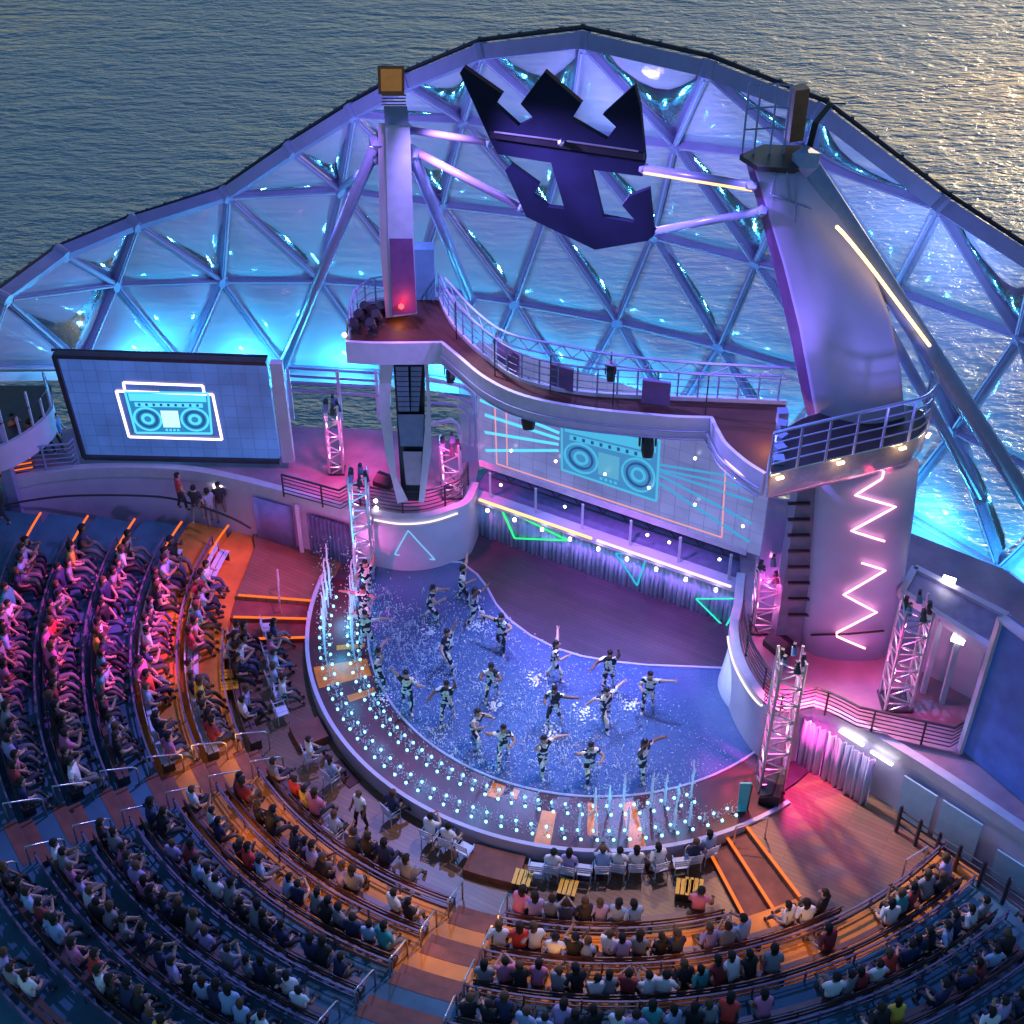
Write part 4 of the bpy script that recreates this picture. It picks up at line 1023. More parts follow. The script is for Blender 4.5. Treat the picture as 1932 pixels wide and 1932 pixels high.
# emblem: crown over anchor, flat metal with thickness
EA = (pu(740, 200, 0)); EM0 = (-3.4, 44.2); EM1 = (9.0, 38.0)
pe = lambda u, v, o=0: Pw(u, v, EM0, EM1, o)
emb = thing('crown_anchor_emblem', pe(1125, 470), 'large dark metal crown and anchor emblem hung high over the stage', 'emblem')
Ze = lambda u, v: (654+u*.36457, 50.3+v*.36457)
crown = [(605, 210), (805, 350), (770, 405), (890, 515), (968, 475), (900, 400), (1025, 232), (1215, 398), (1165, 480), (1345, 585), (1395, 520), (1325, 455), (1490, 305), (1520, 420), (1545, 690), (1530, 775), (1265, 740), (1325, 985), (1485, 1015), (1490, 1000), (1425, 925), (1460, 880), (1565, 840), (1590, 1080), (1560, 1108), (1285, 1155), (930, 985), (820, 745), (850, 715), (995, 820), (965, 875), (1040, 935), (1128, 945), (1058, 705), (780, 660), (730, 560), (585, 240)]
o2 = pe(1000, 300, -.35)-pe(1000, 300, 0)
bm = bmesh.new()
vs = [bm.verts.new(pe(*Ze(*q), 0)) for q in crown]; f = bm.faces.new(vs)
ext = bmesh.ops.extrude_face_region(bm, geom=[f]); nv = [e for e in ext['geom'] if isinstance(e, bmesh.types.BMVert)]
bmesh.ops.translate(bm, verts=nv, vec=Vector((.06, .20, 0)))
bmesh.ops.triangulate(bm, faces=[f_ for f_ in bm.faces if len(f_.verts) > 4]); bmesh.ops.recalc_face_normals(bm, faces=bm.faces)
me = bpy.data.meshes.new('emblem_plate'); wl0 = Vector(emb['wl']); bmesh.ops.translate(bm, verts=bm.verts, vec=-wl0); bm.to_mesh(me); bm.free(); me.materials.append(M['emblem'])
eo = bpy.data.objects.new('emblem_plate', me); COL.objects.link(eo); eo.parent = emb; eo['wl'] = tuple(wl0)
MB().bar(pe(*Ze(745, 555), .06), pe(*Ze(1540, 672), .06), .22, .08, up=(0, -1, 0)).build('cross_band', M['black'], emb)
MB().tube([pe(*Ze(765, 545), .12), pe(*Ze(1095, 588), .12)], .03, 6).build('band_trim', M['chrome'], emb)
MB().tube([pe(*Ze(1140, 592), .12), pe(*Ze(1510, 645), .12)], .03, 6).build('band_trim', M['chrome'], emb)
MB().ico(pe(*Ze(1110, 600), .15), .12).build('centre_bolt', M['chrome'], emb)
p1, p2 = pe(1215, 318, -.1), ps(1418, 350, .1)
gb = bigtube('canopy_tube', p1, p2, .13, 'glowing steel tube between the emblem and the right pylon')
MB().tube([p1+Vector((0, -.12, -.06)), p2+Vector((0, -.12, -.06))], .055, 8).build('light_line', M['e_warm'], gb, label='glowing orange light line under the tube')
bigtube('canopy_tube', pe(1230, 437, -.2), ps(1438, 398, 0), .12, 'violet steel tube from the emblem foot to the right pylon')
mv = mat('violet_tube', (.32, .22, .42), .4, vary=.08)
bigtube('canopy_tube', pu(773, 245, 0), pe(925, 270, -.2), .12, 'upper violet tube between the left pylon and the emblem', mv)
bigtube('canopy_tube', pu(778, 283, 0), pe(985, 392, -.2), .13, 'lower violet tube between the left pylon and the emblem', mv)
bigtube('canopy_tube', pu(712, 300, 0), N['c0'], .12, 'short steel tube from the left pylon to the dome lattice')

# ------------------------------------------------------------------ truss towers
def truss_tower(foot, top, w, label, glow=14, name='truss_tower', n=None, m=None, head=True):
    foot, top = Vector(foot), Vector(top); d = top-foot; L = d.length; n = n or max(4, int(L/.36))
    t = thing(name, foot, label, 'truss tower', 'lattice lighting towers round the stage'); m = m or M['chrome']
    cm = rodmesh(.05, 1, m, 6, 'chord'); bmh = rodmesh(.03, 1, m, 5, 'brace'); w *= 1.25
    off = [Vector((x*w/2, y*w/2, 0)) for x, y in ((-1, -1), (1, -1), (1, 1), (-1, 1))]
    for o in off: rod('chord', foot+o, top+o, cm, 1, t)
    for i in range(n):
        for s in range(4):
            if s == 2: continue
            a = foot+d*(i/n)+off[s if i % 2 == 0 else (s+1) % 4]; b_ = foot+d*((i+1)/n)+off[(s+1) % 4 if i % 2 == 0 else s]
            rod('brace', a, b_, bmh, 1, t)
            if s in (0, 1) and i % 2: rod('brace', foot+d*(i/n)+off[s], foot+d*(i/n)+off[(s+1) % 4], bmh, 1, t)
    for f_ in (.3, .75): lamp('tower_glow', 'POINT', foot+d*f_, glow, (1, .25, .6), .08)
    MB().box(foot+Vector((0, 0, .05)), (w*1.2, w*1.2, .08)).build('base_plate', M['dark'], t)
    if head:
        for i in range(5):
            a_ = i*1.26; p = top+Vector((w*.45*cos(a_), w*.45*sin(a_), -.1+.12*(i % 2)))
            MB().tube([p, p+Vector((.05*cos(a_), -.1, -.26))], [.085, .115], 8).build('spot_head', M['speaker'] if i % 2 else M['dark'], t)
            MB().box(p+Vector((0, 0, .08)), (.12, .1, .14), rz=a_).build('spot_base', M['dark'], t)
    return t
ft = P(690, 1085, ZD); truss_tower(ft, Vector((ft.x, ft.y, 5.6)), .5, 'tall lattice tower with lamps at the left end of the pool')
ft = P(1452, 1478, ZD); truss_tower(ft, Vector((ft.x+.05, ft.y, 6.6)), .6, 'tall pink-lit lattice tower at the right end of the pool')
ft = P(1688, 1325, ZB); truss_tower(ft, Vector((ft.x, ft.y, 7.6)), .65, 'pink-lit lattice tower standing on the right balcony')
ft = P(636, 888, ZB); truss_tower(ft, Vector((ft.x, ft.y, 6.4)), .42, 'lattice tower on the left balcony beside the tilted screen')
ft = P(855, 930, ZB); truss_tower(ft, Vector((ft.x-.1, ft.y+.3, 5.4)), .55, 'short bushy lattice tower right of the left pylon')
ft = P(1440, 1180, ZB); truss_tower(ft, Vector((ft.x, ft.y+.1, 5.8)), .65, 'pink-lit lattice tower left of the right pylon on the balcony')
ft = P(1422, 1175, ZB); 
# bulbs string on the left tower
p0 = P(703, 1060, ZD)
for i in range(8):
    p = P(706, 1052, ZD)+Vector((.25, -.3, .7+i*.34)); MB().ico(p, .085).build('tower_lamp', M['e_white'], label='white lamp on the left pool tower, %s from the bottom' % nth(i+1), cat='lamp', group='white lamps up the left pool tower')
# dark monitor wedges, equipment on right pad, black base of right tower
def wedge(p, rz, s, lab):
    t = thing('monitor_speaker', p, lab, 'speaker', 'black stage monitors'); q = Matrix.Rotation(rz, 3, 'Z')
    prof = [(-.3, 0), (.3, 0), (.3, .25), (-.1, .5), (-.3, .5)]
    vs = [Vector(p)+q@Vector((x*s, -.45*s, z*s)) for x, z in prof]+[Vector(p)+q@Vector((x*s, .45*s, z*s)) for x, z in prof]
    MB().add(vs, [(0, 1, 2, 3, 4)[::-1], (5, 6, 7, 8, 9)]+[(i, (i+1) % 5, 5+(i+1) % 5, 5+i) for i in range(5)]).build('cabinet', M['black'], t)
    g = [Vector(p)+q@Vector((x*s*1.02+.02, y*s, z*s+.015)) for x, y, z in ((.28, -.4, .26), (.28, .4, .26), (-.08, .4, .49), (-.08, -.4, .49))]
    MB().plate(g, (0, 0, .01)).build('grille', M['dark'], t)
wedge(P(1468, 1225, ZB), R(215), 1.0, 'black wedge monitor on the right round balcony')
wedge(P(1455, 1500, ZD), R(160), 1.1, 'black wedge monitor at the foot of the right pool tower')
wedge(P(725, 915, ZB), R(240), .8, 'black wedge monitor beside the left pylon foot')
# folding easel with a cyan panel near the right tower
p = P(1398, 1532, ZD)
sg = thing('sign_stand', p, 'narrow cyan-faced folding stand left of the right pool tower', 'stand')
MB().plate([p+Vector((-.12, 0, 0)), p+Vector((.16, 0, 0)), p+Vector((.22, .05, 1.35)), p+Vector((-.16, .05, 1.35))], (0, .05, 0)).build('panel', mat('cyan_panel', (.04, .5, .55), .4, vary=.1), sg)
MB().bar(p+Vector((.2, .1, 0)), p+Vector((.24, .08, 1.3)), .06).build('strut', M['dark'], sg)
# tripod stands on balconies
for u, v, z, h_, lab in ((1415, 1200, ZB, 1.6, 'thin dark light stand on the right round balcony'), (840, 905, ZB, 1.5, 'thin dark stand in front of the short left tower')):
    p = P(u, v, z); t = thing('tripod_stand', p, lab, 'stand')
    MB().tube([p+Vector((0, 0, .4)), p+Vector((0, 0, h_))], .025, 6).build('pole', M['dark'], t)
    for i in range(3): MB().tube([p+Vector((0, 0, .6)), p+Vector((.35*cos(i*2.1), .35*sin(i*2.1), 0))], .02, 5).build('leg', M['dark'], t)

# ------------------------------------------------------------------ projected light on the curtain, built as thin glowing bars
def on_curt(u, v, off=.16): return Pw(u, v, A2, B2, off)
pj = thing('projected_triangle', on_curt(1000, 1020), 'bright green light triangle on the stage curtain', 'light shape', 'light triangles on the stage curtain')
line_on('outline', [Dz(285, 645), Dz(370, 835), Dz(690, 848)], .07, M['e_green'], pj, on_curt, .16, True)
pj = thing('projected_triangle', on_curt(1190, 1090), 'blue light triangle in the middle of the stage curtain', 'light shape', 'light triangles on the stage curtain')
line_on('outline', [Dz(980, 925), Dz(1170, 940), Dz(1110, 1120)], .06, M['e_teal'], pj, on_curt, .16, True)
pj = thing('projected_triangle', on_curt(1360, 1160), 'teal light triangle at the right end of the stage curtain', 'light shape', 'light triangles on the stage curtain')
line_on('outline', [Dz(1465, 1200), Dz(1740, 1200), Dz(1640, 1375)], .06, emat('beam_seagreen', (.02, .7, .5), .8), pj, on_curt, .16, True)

# ------------------------------------------------------------------ left edge balcony and things behind
t = thing('side_balcony', P(40, 780, 6), 'rounded violet balcony at the left edge with rails and furniture', 'balcony')
pts = smooth_path([V2(P(u, v, 5.2)) for u, v in ((-60, 860), (0, 845), (40, 825), (75, 800), (97, 772), (92, 745))], 6)
MB().strip(pts, 4.2, 5.3, .15).build('parapet', M['wall'], t)
MB().prism(pts+[V2(P(90, 700, 5.2)), V2(P(-60, 700, 5.2))], 4.2, 4.5).build('slab', M['dark'], t)
for i in range(7):
    p = pts[4+i*4]; MB().bar((p.x, p.y, 5.3), (p.x, p.y, 6.9 if i % 2 else 6.2), .07).build('post', M['wall'], t)
MB().tube([(p.x, p.y, 6.2) for p in pts[4:]], .04, 6).build('rail', M['dark'], t)
st = thing('balcony_stair', P(30, 880, 3.2), 'flight of stairs with orange-lit edges at the left edge below the balcony', 'stairs')
for i in range(6):
    a, c = P(-20, 893-i*9, ZB+.1+i*.12), P(66-i*2, 878-i*9, ZB+.1+i*.12)
    MB().bar(a, c, .5, .2).build('tread', M['brown'], st)
    MB().bar(a+Vector((0, -.25, .11)), c+Vector((0, -.25, .11)), .05, .03).build('step_light', M['e_step'], st)
railing([V2(P(u, v, ZB)) for u, v in ((20, 900), (80, 893), (140, 888), (150, 878))], ZB, 1.3, 5, M['tube'], 'pale multi-bar railing at the left edge beside the stairs', name='stair_railing', group=None)
# clutter on the deck behind left pylon: frame of pipes
fr2 = thing('pipe_frame', P(620, 760, ZB), 'violet pipe frame between the tilted screen and the left pylon', 'frame')
for v, z in ((742, 4.6), (728, 5.2), (715, 5.6), (700, 6.0)):
    MB().tube([P(545, v-6, z*.0+ZB+1.2), P(715, v+4, ZB+1.2)], .06, 6).build('pipe', mv, fr2)
for u in (548, 640, 712):
    p = P(u, 745, ZB+1.2); MB().bar(Vector((p.x, p.y, ZB)), p+Vector((0, 0, 1.2)), .12).build('post', M['wall'], fr2)
fr3 = thing('pipe_frame', P(850, 800, ZB), 'bent pale pipes between the left pylon and the stage screen', 'frame')
for k_, (u0, v0, u1, v1, u2, v2) in enumerate(((805, 715, 885, 735, 895, 780), (812, 760, 880, 775, 885, 860), (815, 800, 862, 800, 870, 880), (825, 745, 893, 770, 893, 900))):
    MB().tube(smooth_path([Py(u0, v0, 48.2), Py(u1, v1, 48.2), Py(u2, v2, 48.2)], 5), .09 if k_ % 2 == 0 else .06, 6).build('pipe', mv if k_ % 2 else M['wall'], fr3)
# glass corner panels beside the stage screen
M['glass2'] = glass_mat('violet_glass', .55, (.25, .22, .5))
gpn = thing('glass_screen', P(1460, 1100, ZB), 'rounded glass wind panel left of the right pylon', 'glass panel')
a, c = P(1420, 1150, ZB), P(1495, 1160, ZB)
MB().plate([a, c, c+Vector((0, 0, 5.0)), a+Vector((0, 0, 5.0))], (0, .05, 0)).build('pane', M['glass2'], gpn)
gpn = thing('glass_screen', P(880, 900, ZB), 'glass wind panel right of the left pylon', 'glass panel')
a, c = P(868, 905, ZB)+Vector((0, 1, 0)), P(905, 900, ZB)+Vector((0, 1, 0))
MB().plate([a, c, c+Vector((0, 0, 3.6)), a+Vector((0, 0, 3.6))], (0, .05, 0)).build('pane', M['glass'], gpn)
# canopy frame on the right balcony
cf = thing('pergola_frame', P(1780, 1330, ZB), 'violet flat-roofed frame behind the right balcony tower', 'frame')
cz = 6.4
pc = [P(1700, 1120, cz), P(1725, 1075, cz), P(1900, 1165, cz), P(1870, 1225, cz)]
for i in range(4): MB().bar(pc[i], pc[(i+1) % 4], .22, .3).build('roof_beam', M['wall'], cf)
for i, (u, v) in enumerate(((1775, 1170), (1812, 1190))):
    p = P(u, v, cz); MB().bar(p, Vector((p.x, p.y, ZB)), .16).build('post', M['wall'], cf)
MB().prism([V2(p) for p in pc], cz-.05, cz+.02).build('roof_panel', mat('violet_roof', (.22, .2, .36), .5, vary=.2), cf)
a, c = P(1742, 1290, ZB), P(1822, 1325, ZB)
MB().strip([V2(P(1735, 1262, ZB)), V2(P(1835, 1318, ZB))], ZB, 5.9, .1).build('back_wall', M['wall'], cf)
for u, v, z in ((1808, 1206, cz-.3), (1790, 1095, cz+.3)):
    MB().box(P(u, v, z), (.4, .25, .12), rz=-.5).build('strip_lamp', M['e_white'], cf)
# right posts railing by the doors, beside the tiers
pr_ = [(1690, 1568), (1726, 1594), (1762, 1618), (1800, 1642), (1845, 1672), (1890, 1705), (1932, 1738)]
pp = []
for i, (u, v) in enumerate(pr_):
    z = ZD if i < 3 else (.9 if i == 3 else (1.35 if i == 4 else 1.8 if i == 5 else 2.2)); pp.append(P(u, v, z))
t = thing('post_railing', pp[2], 'dark railing with stout posts beside the blue doors on the right', 'railing')
for p in pp: MB().tube([p, p+Vector((0, 0, 1.15)), p+Vector((0, 0, 1.25))], [.07, .07, .04], 8).build('post', M['dark'], t)
for h_ in (.4, .75, 1.05): MB().tube([p+Vector((0, 0, h_)) for p in pp], .028, 5).build('rail', M['dark'], t)
# handrails at steps
def hoop(a, b_, h_, lab, m=None):
    a, b_ = Vector(a), Vector(b_)
    MB().tube([a, a+Vector((0, 0, h_)), b_+Vector((0, 0, h_)), b_], .035, 6).build('step_handrail', m or M['chrome'], smooth=False, label=lab, cat='handrail', group='hoop handrails on the steps')
hoop(P(1383, 1598, 0.2), P(1443, 1580, ZD), 1.0, 'metal hoop handrail across the right lit steps')
hoop(P(532, 1170, 0), P(528, 1112, ZD), 1.0, 'metal hoop handrail across the left lit steps')
hoop(P(1700, 1660, ZD), P(1740, 1635, ZD), 1.0, 'metal hoop handrail at the right end of the wood deck')

# ------------------------------------------------------------------ people
def skin_mesh(joints, edges, radii, name, sub=1):
    me = bpy.data.meshes.new(name); me.from_pydata([tuple(j) for j in joints], edges, [])
    ob = bpy.data.objects.new(name, me); COL.objects.link(ob)
    sm = ob.modifiers.new('s', 'SKIN'); 
    lay = me.skin_vertices[0].data if me.skin_vertices else None
    if lay is None:
        bm = bmesh.new(); bm.from_mesh(me); bm.verts.layers.skin.verify(); bm.to_mesh(me); bm.free(); lay = me.skin_vertices[0].data
    for i, r in enumerate(radii): lay[i].radius = (r, r) if not isinstance(r, tuple) else r
    lay[0].use_root = True
    sm.use_smooth_shade = True
    s2 = ob.modifiers.new('sub', 'SUBSURF'); s2.levels = sub; s2.render_levels = sub
    dg = bpy.context.evaluated_depsgraph_get(); ev = ob.evaluated_get(dg); m2 = bpy.data.meshes.new_from_object(ev)
    bpy.data.objects.remove(ob); m2.name = name; return m2
def pmat(name, rampcols=None, useobj=False, rough=.7, wet=False):
    m, t, b = new_mat(name); oi = t.nodes.new('ShaderNodeObjectInfo'); b.inputs['Roughness'].default_value = rough
    if useobj: t.links.new(oi.outputs['Color'], b.inputs['Base Color'])
    else:
        cr = t.nodes.new('ShaderNodeValToRGB'); cr.color_ramp.interpolation = 'CONSTANT'
        el = cr.color_ramp.elements
        for i, c in enumerate(rampcols):
            e = el[i] if i < 2 else el.new(i/len(rampcols)); e.position = i/len(rampcols); e.color = (*c, 1)
        t.links.new(oi.outputs['Random'], cr.inputs[0]); t.links.new(cr.outputs[0], b.inputs['Base Color'])
    return m
PM = [pmat('skin', [(.42, .25, .18), (.55, .34, .26), (.2, .1, .06), (.5, .3, .22)], rough=.5), pmat('shirt', useobj=True),
      pmat('trousers', [(.02, .025, .05), (.05, .05, .06), (.16, .15, .15), (.015, .015, .02), (.05, .07, .14)]),
      pmat('hair', [(.012, .008, .006), (.03, .018, .01), (.01, .01, .01), (.10, .055, .025), (.02, .012, .008)], rough=.85), mat('shoe', (.03, .03, .03), .6, vary=0)]
def body(name, pose, seated, cuts, hairy=1):
    J = [('pel', 0, (.13, .11)), ('wai', 1, (.12, .10)), ('che', 2, (.16, .11)), ('nec', 3, .055), ('hd0', 4, .085), ('hd1', 5, .10), ('hd2', 6, .07)]
    keys = ['pel', 'wai', 'che', 'nec', 'hd0', 'hd1', 'hd2', 'shl', 'ell', 'wrl', 'hal', 'shr', 'elr', 'wrr', 'har', 'hil', 'knl', 'anl', 'tol', 'hir', 'knr', 'anr', 'tor']
    rad = dict(pel=.165, wai=.15, che=.185, nec=.058, hd0=.085, hd1=.108, hd2=.085, shl=.085, ell=.058, wrl=.04, hal=.045, shr=.085, elr=.058, wrr=.04, har=.045, hil=.11, knl=.075, anl=.052, tol=.045, hir=.11, knr=.075, anr=.052, tor=.045)
    ed = [('pel', 'wai'), ('wai', 'che'), ('che', 'nec'), ('nec', 'hd0'), ('hd0', 'hd1'), ('hd1', 'hd2'), ('che', 'shl'), ('shl', 'ell'), ('ell', 'wrl'), ('wrl', 'hal'), ('che', 'shr'), ('shr', 'elr'), ('elr', 'wrr'), ('wrr', 'har'), ('pel', 'hil'), ('hil', 'knl'), ('knl', 'anl'), ('anl', 'tol'), ('pel', 'hir'), ('hir', 'knr'), ('knr', 'anr'), ('anr', 'tor')]
    ix = {k: i for i, k in enumerate(keys)}
    me = skin_mesh([pose[k] for k in keys], [(ix[a], ix[b]) for a, b in ed], [rad[k] for k in keys], name, 1)
    for m in PM: me.materials.append(m)
    bones = [(a, b) for a, b in ed]
    hd = Vector(pose['hd1'])
    for p in me.polygons:
        c = p.center; best = None
        for a, b in bones:
            A = Vector(pose[a]); B = Vector(pose[b]); t = max(0, min(1, (c-A).dot(B-A)/max(1e-6, (B-A).length_squared))); d = (A+(B-A)*t-c).length-(rad[a]*(1-t)+rad[b]*t)
            if best is None or d < best[0]: best = (d, a, b, t)
        _, a, b, t = best; mi = 1
        if b in ('hd0', 'hd1', 'hd2'):
            mi = 3 if c.z > hd.z+.05 and c.y < hd.y+.05 else 0
        elif b == 'nec': mi = 0 if t > .5 else 1
        elif b in ('wrl', 'wrr', 'hal', 'har'): mi = 0
        elif b in ('ell', 'elr'): mi = 1 if t < cuts else 0
        elif b in ('hil', 'hir', 'knl', 'knr'): mi = 2
        elif b in ('anl', 'anr'): mi = 2 if t < .8 else 0
        elif b in ('tol', 'tor'): mi = 4
        p.material_index = mi
    # fingers and nose, joined into the same body mesh
    bm = bmesh.new(); bm.from_mesh(me); x = MB()
    for s in ('l', 'r'):
        h_ = Vector(pose['ha'+s]); w_ = Vector(pose['wr'+s]); d = (h_-w_).normalized(); side = d.cross(Vector((0, 0, 1))); side = side.normalized() if side.length > .1 else Vector((1, 0, 0)); dn = d.cross(side).normalized()*-1
        for i in range(4):
            o = h_+side*(.02*(i-1.5)); ln = (.06, .07, .065, .05)[i]
            x.tube([o, o+d*ln*.6, o+d*ln+dn*.02], [.011, .010, .007], 5)
        x.tube([w_+(h_-w_)*.6+side*.03, h_+side*.06+d*.01, h_+side*.065+d*.04], [.012, .011, .008], 5)
    x.tube([hd+Vector((0, .085, .02)), hd+Vector((0, .115, -.01)), hd+Vector((0, .09, -.03))], [.01, .018, .012], 5)
    if seated is not False or hairy:
        c0 = hd+Vector((0, -.018, .022)); nz, na = 6, 10; hv = []; hf = []
        for a_ in range(nz+1):
            ph = pi*a_/nz
            for b_ in range(na): th = 2*pi*b_/na; hv.append(c0+Vector((.118*sin(ph)*cos(th), .128*sin(ph)*sin(th), .128*cos(ph))))
        for a_ in range(nz):
            for b_ in range(na):
                l_ = (b_+1) % na; q_ = [a_*na+b_, a_*na+l_, (a_+1)*na+l_, (a_+1)*na+b_]; cc = sum((hv[k_] for k_ in q_), Vector())/4-c0
                if cc.y > .02 and cc.z < .045: continue
                if cc.z < -.06+(-.06 if hairy == 2 else 0): continue
                hf.append(q_)
        if hairy == 2:                                             # long hair down the back
            o_ = len(hv)
            for a_ in range(5):
                for b_ in range(5): hv.append(c0+Vector(((b_-2)*.05*(1-.08*a_), -.10-.02*(2-abs(b_-2))+.01*a_, .02-.085*a_)))
            for a_ in range(4):
                for b_ in range(4): hf.append([o_+a_*5+b_, o_+a_*5+b_+1, o_+(a_+1)*5+b_+1, o_+(a_+1)*5+b_])
        hb = [bm.verts.new(p) for p in hv]
        for q_ in hf:
            try: nf = bm.faces.new([hb[k_] for k_ in q_]); nf.material_index = 3
            except ValueError: pass
    o = len(bm.verts); nv = [bm.verts.new(p) for p in x.v]
    for f in x.f:
        try: nf = bm.faces.new([nv[i] for i in f]); nf.material_index = 0
        except ValueError: pass
    bm.to_mesh(me); bm.free(); me.shade_smooth(); return me
def seated_pose(armL, armR, lean=0, legs=0, look=0):
    p = dict(pel=(0, 0, .53), wai=(0, .0+lean*.3, .72), che=(0, .02+lean*.8, .95), nec=(0, .03+lean, 1.12), hd0=(look*.02, .05+lean, 1.2), hd1=(look*.03, .06+lean, 1.29), hd2=(look*.03, .045+lean, 1.335))
    for s, sg, arm in (('l', -1, armL), ('r', 1, armR)):
        p['sh'+s] = (sg*.19, .02+lean, 1.04)
        if arm == 'lap': p['el'+s] = (sg*.25, .08+lean*.5, .80); p['wr'+s] = (sg*.14, .28, .68); p['ha'+s] = (sg*.08, .34, .66)
        elif arm == 'clap': p['el'+s] = (sg*.26, .2+lean, .88); p['wr'+s] = (sg*.07, .38+lean, 1.04); p['ha'+s] = (sg*.03, .42+lean, 1.10)
        elif arm == 'up': p['el'+s] = (sg*.36, .08+lean, 1.22); p['wr'+s] = (sg*.36, .14+lean, 1.46); p['ha'+s] = (sg*.35, .16+lean, 1.54)
        elif arm == 'rest': p['el'+s] = (sg*.34, -.05, .84); p['wr'+s] = (sg*.36, .16, .76); p['ha'+s] = (sg*.35, .24, .76)
        elif arm == 'phone': p['el'+s] = (sg*.25, .22+lean, 1.0); p['wr'+s] = (sg*.10, .36+lean, 1.26); p['ha'+s] = (sg*.08, .39+lean, 1.33)
        p['hi'+s] = (sg*.10, .06, .52)
        if legs == 1 and sg == 1: p['kn'+s] = (.02, .48, .60); p['an'+s] = (-.12, .62, .32); p['to'+s] = (-.14, .76, .34)
        elif legs == 2: p['kn'+s] = (sg*.2, .46, .53); p['an'+s] = (sg*.16, .66, .14); p['to'+s] = (sg*.17, .78, .05)
        else: p['kn'+s] = (sg*.13, .47, .53); p['an'+s] = (sg*.13, .50, .09); p['to'+s] = (sg*.14, .66, .04)
    return p
SEATS = [body('person', seated_pose(a, b, l, g, k), True, c, 2 if (a, b) in (('lap', 'lap'), ('rest', 'lap')) else 1) for a, b, l, g, k, c in (('lap', 'lap', 0, 0, 0, .45), ('lap', 'rest', -.05, 1, 1, .5), ('clap', 'clap', .05, 0, 0, .5), ('rest', 'lap', .08, 2, -1, .9), ('phone', 'lap', 0, 0, 1, .4), ('up', 'lap', .02, 0, 0, .5), ('lap', 'lap', .16, 2, 0, .2))]
COLS = [('white', (.75, .76, .78)), ('pale blue', (.32, .45, .68)), ('black', (.015, .015, .02)), ('navy', (.02, .03, .09)), ('pink', (.6, .18, .34)), ('grey', (.25, .25, .28)), ('dark red', (.28, .03, .04)), ('teal', (.04, .32, .33)), ('lilac', (.40, .32, .6)), ('yellow', (.75, .5, .06)), ('red', (.7, .05, .04))]
CW = [15, 13, 22, 14, 7, 12, 6, 3, 7, 1.4, 3]
rnd = random.Random(21)
people = []
def occupied(k, j, t):
    if k == 0 and j == 0: return t < 193 or rnd.random() < .12
    if k == 0 and j == 1: return (t < 224 or t > 231.5) and not 238 < t < 241 and rnd.random() < .82
    if k == 0 and j == 2: return t < 275 or t > 281.5
    if k in (1, 2) and j == 0 and t < 171: return False
    if k == 1 and j == 2: return t < 287 and rnd.random() < .93 or t > 290
    if k == 2 and j == 2: return t < 288 or 292.5 < t < 294.5 or t > 301
    if k == 3 and j == 2: return not 285 < t < 289 and rnd.random() < .9
    return rnd.random() < .88
SB = .515
# how big the block sits in the picture
def proj(p):
    q = p-CAM; dep = q.y*cos(PT)-q.z*sin(PT); up = q.y*sin(PT)+q.z*cos(PT); return 966+F*q.x/dep, 966-F*up/dep
cands = []
for k in range(8):
    for j, (t0, t1) in enumerate(SEC[k]):
        if k == 1 and j == 2: t1 = 299
        r = RK[k]-.42; step = math.degrees(SB/r); n = int((t1-t0-1)/step); cnt = 0
        order = range(n)
        for i in order:
            t = t0+.5+step*(i+.5); 
            if not occupied(k, j, t): continue
            p = pol(r+rnd.uniform(-.16, .08), t+rnd.uniform(-.35, .35), LV*k); u, v = proj(p+Vector((0, 0, .9)))
            if u < -12 or u > 1944 or v > 1950: continue
            cnt += 1; cands.append((k, j, cnt, p, t, u, v))
print('spectators', len(cands))
cands.sort(key=lambda c: (c[3]-CAM).length)
NI = 300-16
crowd = MB()
skinpal = [(.42, .25, .18), (.55, .34, .26), (.2, .1, .06)]
for n_, (k, j, cnt, p, t, u, v) in enumerate(cands):
    ci = rnd.choices(range(len(COLS)), CW)[0]; cn, cc_ = COLS[ci]
    wt = [3, 4, 2, 5, 1.2, .6, 4]; vi = rnd.choices(range(7), wt)[0]; sc_ = rnd.uniform(1.0, 1.2) if j else rnd.uniform(1.08, 1.3)
    o = bpy.data.objects.new('person', SEATS[vi]); COL.objects.link(o); o.location = p+Vector((0, 0, -.03)); o.rotation_euler = (0, 0, R(t+90+rnd.uniform(-26, 26))); o.scale = (sc_,)*3
    o.color = (*cc_, 1)
    if n_ < NI:
        ref = ['wall', 'left aisle', 'middle aisle'][j]
        tag(o, 'spectator in %s top, %s from %s, %s, %s' % (cn, nth(cnt), ref.replace(' aisle', ' aisle'), ROW[k], BL[j]), 'person', 'seated spectators in the curved rows')
    else: people.append(o)
